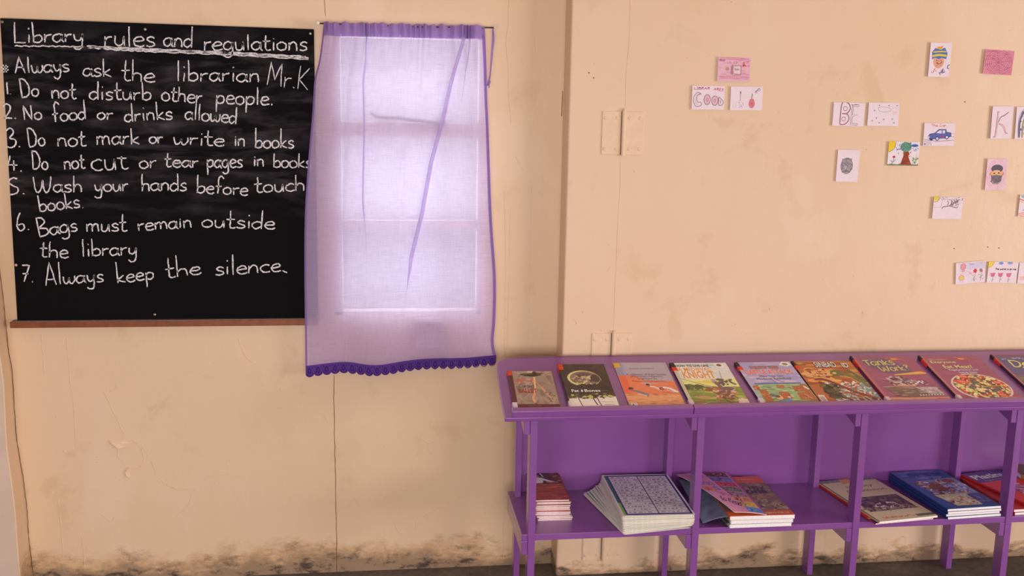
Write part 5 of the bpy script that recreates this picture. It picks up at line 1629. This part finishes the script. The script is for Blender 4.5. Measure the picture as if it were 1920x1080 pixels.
def d_be(A):
    A.line([(.24, .06), (.26, .95), (.45, .98), (.54, .76), (.44, .54), (.28, .53)], 2.6, (150, 100, 124)); A.line([(.28, .53), (.46, .50), (.52, .28), (.40, .08), (.24, .06)], 2.6, (176, 110, 134)); A.ring(.38, .74, .06, .09, 1.2, MV); A.ring(.35, .30, .06, .09, 1.2, MV)
    A.line([(.80, .84), (.64, .86), (.62, .50), (.80, .48), (.64, .42), (.62, .12), (.82, .10), (.80, .04), (.58, .06), (.60, .90), (.80, .92)], 1.1, GR, False, True); A.pen('by me', .56, .90, .74, .035, 1.3, .5, GR)
def d_cloud(A):
    A.line([(.32, .78), (.50, .82), (.70, .76), (.72, .66), (.55, .60), (.36, .64)], .8, (150, 140, 150), True, True); A.line([(.78, .78), (.96, .78), (.94, .60), (.80, .60)], .8, (230, 150, 170), False, True)
    for k in range(4): A.line([(.81 + k * .04, .62), (.82 + k * .04, .48)], .8, (230, 160, 180), False)
    for u, v in ((.28, .34), (.15, .22), (.52, .28), (.38, .14), (.80, .30), (.86, .14), (.35, .88), (.66, .88), (.92, .88), (.20, .66)): A.ell(u, v, .026, .03, (150, 150, 200), wob=.3)
def d_face(A):
    A.ell(.45, .50, .27, .25, (168, 156, 166), 24); A.dabs(.24, .30, .66, .72, 80, [(150, 138, 148), (180, 168, 178), (130, 120, 130)], .04, .02); A.ring(.45, .50, .27, .25, 1.0, (110, 100, 110)); A.line([(.20, .52), (.32, .60), (.42, .52), (.44, .34)], 1.0, (96, 86, 96)); A.line([(.50, .50), (.60, .58), (.70, .50)], .9, (96, 86, 96)); A.line([(.28, .32), (.45, .34), (.60, .31)], 1.3, (90, 80, 90)); A.ell(.40, .44, .035, .07, (190, 178, 188))
def d_tree(A):
    A.rect(0, 0, 1, .05, (110, 130, 90)); A.dabs(0, 0, 1, .07, 30, [(96, 120, 80), (130, 146, 100)], .03, .02); A.poly([(0, .56), (0, 1), (.22, 1), (.20, .78), (.10, .62)], (236, 200, 60)); A.line([(.02, .56), (.18, .70), (.23, .98)], 1.2, (120, 100, 50))
    A.poly([(.42, .04), (.50, .40), (.50, .60), (.66, .60), (.66, .38), (.78, .04)], (156, 74, 56)); A.dabs(.50, .05, .72, .56, 24, [(140, 62, 50), (172, 90, 68)], .03, .03); A.ell(.56, .78, .18, .21, (104, 150, 132), wob=.06); A.dabs(.42, .62, .70, .96, 40, [(88, 134, 118), (124, 166, 146)], .03, .03)
    A.ell(.84, .84, .11, .06, (84, 104, 184)); A.line([(.26, .66), (.40, .70)], 2.5, (90, 100, 180)); A.dabs(.24, .50, .42, .92, 10, [(130, 140, 200)], .04, .012); A.dabs(.70, .58, .95, .74, 10, [(140, 150, 206)], .04, .012)
    A.ell(.20, .36, .045, .05, (196, 60, 80)); A.line([(.20, .30), (.17, .08)], 1.0, (70, 90, 60)); A.line([(.10, .22), (.17, .14), (.26, .26)], 1.0, (70, 90, 60)); A.line([(.90, .08), (.92, .5)], .9, (214, 160, 110)); A.dabs(.80, .10, .98, .34, 20, [(110, 140, 90), (130, 160, 110)], .02, .03)
def d_cap(A):
    # a plain face under a blue cap with yellow patches
    A.ell(.45, .45, .26, .20, (226, 166, 142), 22); A.poly([(.12, .50), (.10, .72), (.24, .84), (.48, .80), (.70, .86), (.84, .70), (.80, .52), (.60, .56), (.44, .52), (.26, .56)], (92, 122, 186)); A.line([(.13, .60), (.44, .64), (.80, .62)], 5, (230, 196, 70)); A.line([(.16, .72), (.46, .74), (.78, .74)], 3, (230, 196, 70)); A.ell(.36, .48, .022, .02, (70, 60, 80)); A.ell(.55, .49, .022, .02, (70, 60, 80))
    A.poly([(.30, .82), (.34, .88), (.60, .90), (.56, .80)], (228, 186, 80)); A.line([(.36, .84), (.50, .85), (.60, .91)], 1.3, (206, 100, 60)); A.line([(.34, .42), (.44, .38), (.58, .41), (.60, .47)], 1.8, (120, 74, 80)); A.dabs(.3, .3, .62, .5, 10, [(214, 150, 126)], .04, .03)
    A.pen('Fut', .08, .06, .38, .06, 1.6, 1.2, (214, 120, 90), v1=.18); A.pen('HE', .58, .05, .80, .06, 1.6, 1.7, (90, 60, 120), v1=.17); A.line([(.98, .36), (.90, .33), (.90, .26), (.98, .25)], 1.8, (90, 60, 120))
def d_pink(A):
    A.dabs(.02, .02, .98, .98, 90, [(214, 132, 158), (224, 148, 170), (204, 120, 148)], .10, .02, .2)
    for k in range(7): A.line([(.5 + (.07 * k + .05) * cos(a) , .5 + (.08 * k + .05) * sin(a)) for a in [2 * pi * q / 9 for q in range(10)]], .6, (170, 90, 120), False)
    for k in range(8): A.line([(.5, .5), (.5 + .48 * cos(k * pi / 4 + .2), .5 + .48 * sin(k * pi / 4 + .2))], .6, (176, 96, 124), False)
    A.line([(.05, .94), (.4, .95)], .9, (120, 80, 110), False)
def d_car(A):
    A.pen('The Car', .22, .84, .70, .07, 1.6, 1.2, (220, 110, 80)); A.line([(.02, .28), (.30, .24), (.45, .20), (1, .26)], 1.1, (110, 84, 110)); A.line([(.02, .22), (.22, .12), (.28, .02)], 1.0, GR); A.poly([(.02, .24), (.30, .20), (.20, .02), (.02, .02)], (214, 196, 212)); A.line([(.80, .53), (1, .53)], .8, GR, False); A.line([(.88, .40), (1, .40)], .8, GR, False)
    A.poly([(.14, .40), (.20, .52), (.36, .56), (.48, .72), (.72, .72), (.74, .60), (.88, .58), (.90, .42), (.80, .34), (.20, .28)], (96, 110, 176)); A.poly([(.40, .56), (.50, .68), (.58, .68), (.58, .54)], (226, 214, 226)); A.poly([(.61, .54), (.61, .68), (.69, .68), (.69, .56)], (226, 214, 226)); A.line([(.14, .40), (.20, .52), (.36, .56), (.48, .72), (.72, .72), (.74, .60), (.88, .58), (.90, .42)], 1.2, (60, 60, 110), False)
    for u, v in ((.45, .32), (.76, .38)): A.ell(u, v, .065, .09, (70, 66, 110)); A.ell(u, v, .04, .055, (226, 216, 226))
    A.ell(.62, .42, .06, .04, (190, 70, 110)); A.ell(.17, .38, .03, .05, (206, 210, 226)); A.ell(.26, .28, .05, .05, (70, 66, 110)); A.ell(.06, .08, .02, .03, (120, 90, 120))
def d_k(A):
    A.line([(.27, .80), (.25, .4), (.22, .04)], 2.0, (176, 96, 104), False); A.line([(.31, .80), (.31, .4), (.27, .04)], 1.0, (130, 90, 104), False); A.line([(.24, .82), (.36, .82)], 1.8, (130, 90, 104), False); A.line([(.80, .82), (.62, .72), (.44, .66), (.34, .50)], 2.0, (160, 84, 110)); A.line([(.34, .47), (.56, .42), (.68, .30), (.74, .18), (.84, .15)], 1.6, (206, 130, 110)); A.line([(.36, .44), (.54, .38), (.64, .26), (.74, .14)], .9, (190, 110, 96)); A.ring(.17, .05, .025, .02, .8, GR)
def d_arch(A):
    A.line([(.22, .04), (.20, .55), (.40, .86), (.70, .92), (1, .82)], 5, (110, 110, 140)); A.line([(.36, .04), (.36, .5), (.52, .74), (.74, .80)], 4, (150, 150, 110)); A.dabs(.24, .1, .9, .84, 50, [(130, 134, 160), (166, 166, 130), (110, 100, 150)], .03, .05, 0); A.line([(.16, .04), (.14, .6), (.36, .92), (.66, .98)], 1, (80, 70, 110))
def d_beard(A):
    for k in range(8): A.line([(.5, .5), (.5 + .7 * cos(k * pi / 4 + .3), .5 + .7 * sin(k * pi / 4 + .3))], .5, (226, 150, 170), False)
    for r_ in (.34, .42, .49): A.line([(.5 + r_ * cos(a), .5 + r_ * sin(a)) for a in [2 * pi * q / 10 for q in range(11)]], .5, (222, 150, 172), False)
    A.ell(.22, .52, .05, .05, (226, 150, 120)); A.ell(.84, .52, .05, .05, (226, 150, 120)); A.ell(.52, .52, .28, .28, (228, 176, 140), 22); A.ell(.52, .68, .29, .13, (104, 98, 108), 20); A.ell(.50, .57, .2, .07, (232, 184, 150)); A.poly([(.24, .50), (.32, .46), (.52, .49), (.74, .46), (.81, .50), (.76, .30), (.60, .22), (.42, .22), (.28, .32)], (124, 118, 128)); A.dabs(.28, .26, .76, .46, 40, [(104, 98, 108), (140, 134, 144)], .03, .02)
    A.ell(.40, .535, .05, .02, (110, 50, 50)); A.ell(.62, .545, .05, .02, (110, 50, 50)); A.line([(.44, .37), (.52, .39), (.62, .37)], 1.2, (190, 110, 130)); A.line([(.26, .30), (.40, .21), (.64, .21), (.78, .32)], 1.0, (80, 74, 84))
def d_skel(A):
    A.ell(.08, .95, .10, .12, (232, 206, 70)); A.line([(.0, .78), (.12, .80), (.20, .94)], 1.2, (130, 110, 60)); A.dabs(.2, .86, .98, .99, 24, [(130, 130, 170), (110, 110, 130)], .02, .02); A.line([(.28, .56), (.30, .88), (.88, .88), (.88, .60)], .6, GR, False); A.line([(.02, .52), (.28, .54)], .6, GR, False)
    A.line([(.32, .46), (.34, .54), (.55, .60), (.72, .74), (.84, .88)], 2.2, (130, 120, 130)); A.line([(.46, .82), (.52, .74), (.48, .62)], 1.8, (130, 120, 130)); A.line([(.55, .60), (.80, .52), (.84, .58)], 1.8, (120, 110, 120)); A.dabs(.60, .60, .86, .86, 26, [(140, 130, 140), (110, 100, 110)], .025, .03)
def d_rain(A):
    A.poly([(.02, .98), (.6, .98), (.5, .84), (.08, .86)], (150, 190, 190)); A.line([(0, .80), (.3, .66), (.5, .4), (.58, .1)], 3, (226, 130, 110)); A.line([(0, .72), (.26, .58), (.42, .34), (.48, .1)], 2, (232, 180, 120)); A.ell(.2, .10, .2, .09, (236, 190, 180)); A.ring(.2, .10, .2, .09, 1, (220, 130, 120)); A.line([(.14, .26), (.22, .36), (.20, .22)], 1.4, (120, 130, 180))
def d_flow(A):
    A.rect(.12, .66, 1, .96, (216, 206, 232)); A.ell(.25, .80, .09, .14, (232, 160, 160)); A.ring(.25, .80, .09, .14, 1, (190, 100, 120)); A.ell(.25, .60, .08, .05, (230, 170, 190)); A.dabs(.03, .30, .6, .62, 50, [(220, 110, 120), (230, 150, 170), (200, 110, 160)], .012, .014); A.ell(.20, .28, .08, .12, (234, 200, 130)); A.ring(.20, .28, .085, .13, 1, (206, 130, 120)); A.rect(.14, .04, .28, .16, (226, 210, 230))
    A.ell(.66, .56, .06, .10, (214, 80, 84), wob=.2); A.ell(.85, .56, .06, .09, (170, 130, 130), wob=.3)
    for u in (.62, .84): A.line([(u + .04, .46), (u, .08)], 1, (110, 130, 100)); A.dabs(u - .08, .1, u + .08, .4, 10, [(120, 140, 110), (90, 100, 90)], .025, .012, .6)
    A.pen('Tidia', .44, .86, .60, .04, 1.5, .5, (150, 130, 160)); A.ell(.90, .88, .05, .06, (236, 200, 190))
def d_tulip(A):
    A.poly([(0, .70), (0, 1), (.19, 1), (.16, .84), (.06, .74)], (238, 214, 80)); A.line([(.01, .72), (.12, .80), (.19, .98)], .8, (140, 120, 70)); A.ell(.42, .93, .08, .07, (130, 160, 220)); A.ell(.72, .95, .09, .07, (150, 170, 220)); A.pen('The world is so me', .24, .62, .94, .05, 1.5, 1.2, (40, 34, 44))
    for u in (.18, .44, .72):
        A.poly([(u - .08, .48), (u - .02, .45), (u + .02, .48), (u + .08, .47), (u + .05, .30), (u - .05, .30)], (222, 120, 150)); A.line([(u - .08, .48), (u - .05, .30), (u + .05, .30), (u + .08, .48)], 1, (176, 80, 110), False); A.line([(u + .01, .30), (u, .03)], 1.1, (110, 100, 120)); A.line([(u, .12), (u + .06, .18)], .9, (110, 100, 120))
def d_pale(A):
    A.dabs(0, 0, 1, 1, 20, [(234, 206, 220), (238, 214, 226)], .1, .05); A.rect(.05, .16, .6, .34, (238, 190, 196)); A.dabs(.02, .5, .5, .95, 10, [(230, 170, 190)], .02, .02)

for key, lab, fn, bg in (
    ('pinkbook', "pink crayoned card of a book, topmost of the three cards nearest the curtain", d_pinkbook, (230, 180, 200)),
    ('good', 'white card with big bubble letters under a red heading, left of the guitar card', d_good, None),
    ('guitar', 'white card with a small red guitar drawn on it, below the pink book card', d_guitar, None),
    ('be', 'white card with the large outlined letters B and E', d_be, None),
    ('cloud', 'white card with a faint cloud outline and small blue dots, right of the BE card', d_cloud, None),
    ('greyface', 'upright white card with a round grey pencil face, below the BE card', d_face, None),
    ('tree', 'colourful card of a tree with brown trunk, yellow sun and flowers', d_tree, (234, 222, 232)),
    ('bluecap', 'upright card of a smiling face under a blue and yellow cap, highest on the partition', d_cap, None),
    ('pinkweb', 'pink card filled with a scribbled web pattern, upper right of the wall', d_pink, (220, 142, 166)),
    ('car', 'white card with a blue car under orange lettering', d_car, None),
    ('k', 'upright white card with a large thin red letter K', d_k, None),
    ('arch', 'upright card with grey and green arched stripes, cut off beside the K', d_arch, None),
    ('beard', 'upright card of a bearded face in a cap on pink web lines', d_beard, (236, 200, 216)),
    ('skeleton', 'white card with a grey leaping stick figure and a yellow corner sun', d_skel, None),
    ('rainbow', 'card with a red rainbow arc, cut off at the right edge below the bearded face', d_rain, None),
    ('flowers', 'tilted card of red flowers and balloons, left end of the lowest row', d_flow, None),
    ('tulips', 'card with three pink tulips under a line of black writing, in the lowest row', d_tulip, None),
    ('pinkpale', 'pale pink card cut off at the right edge, right of the tulip card', d_pale, None)):
    card(key, lab, fn, bg=bg or (236, 218, 230), curl=.0040 if key in ('pinkweb', 'bluecap', 'beard', 'skeleton', 'k') else .0022)
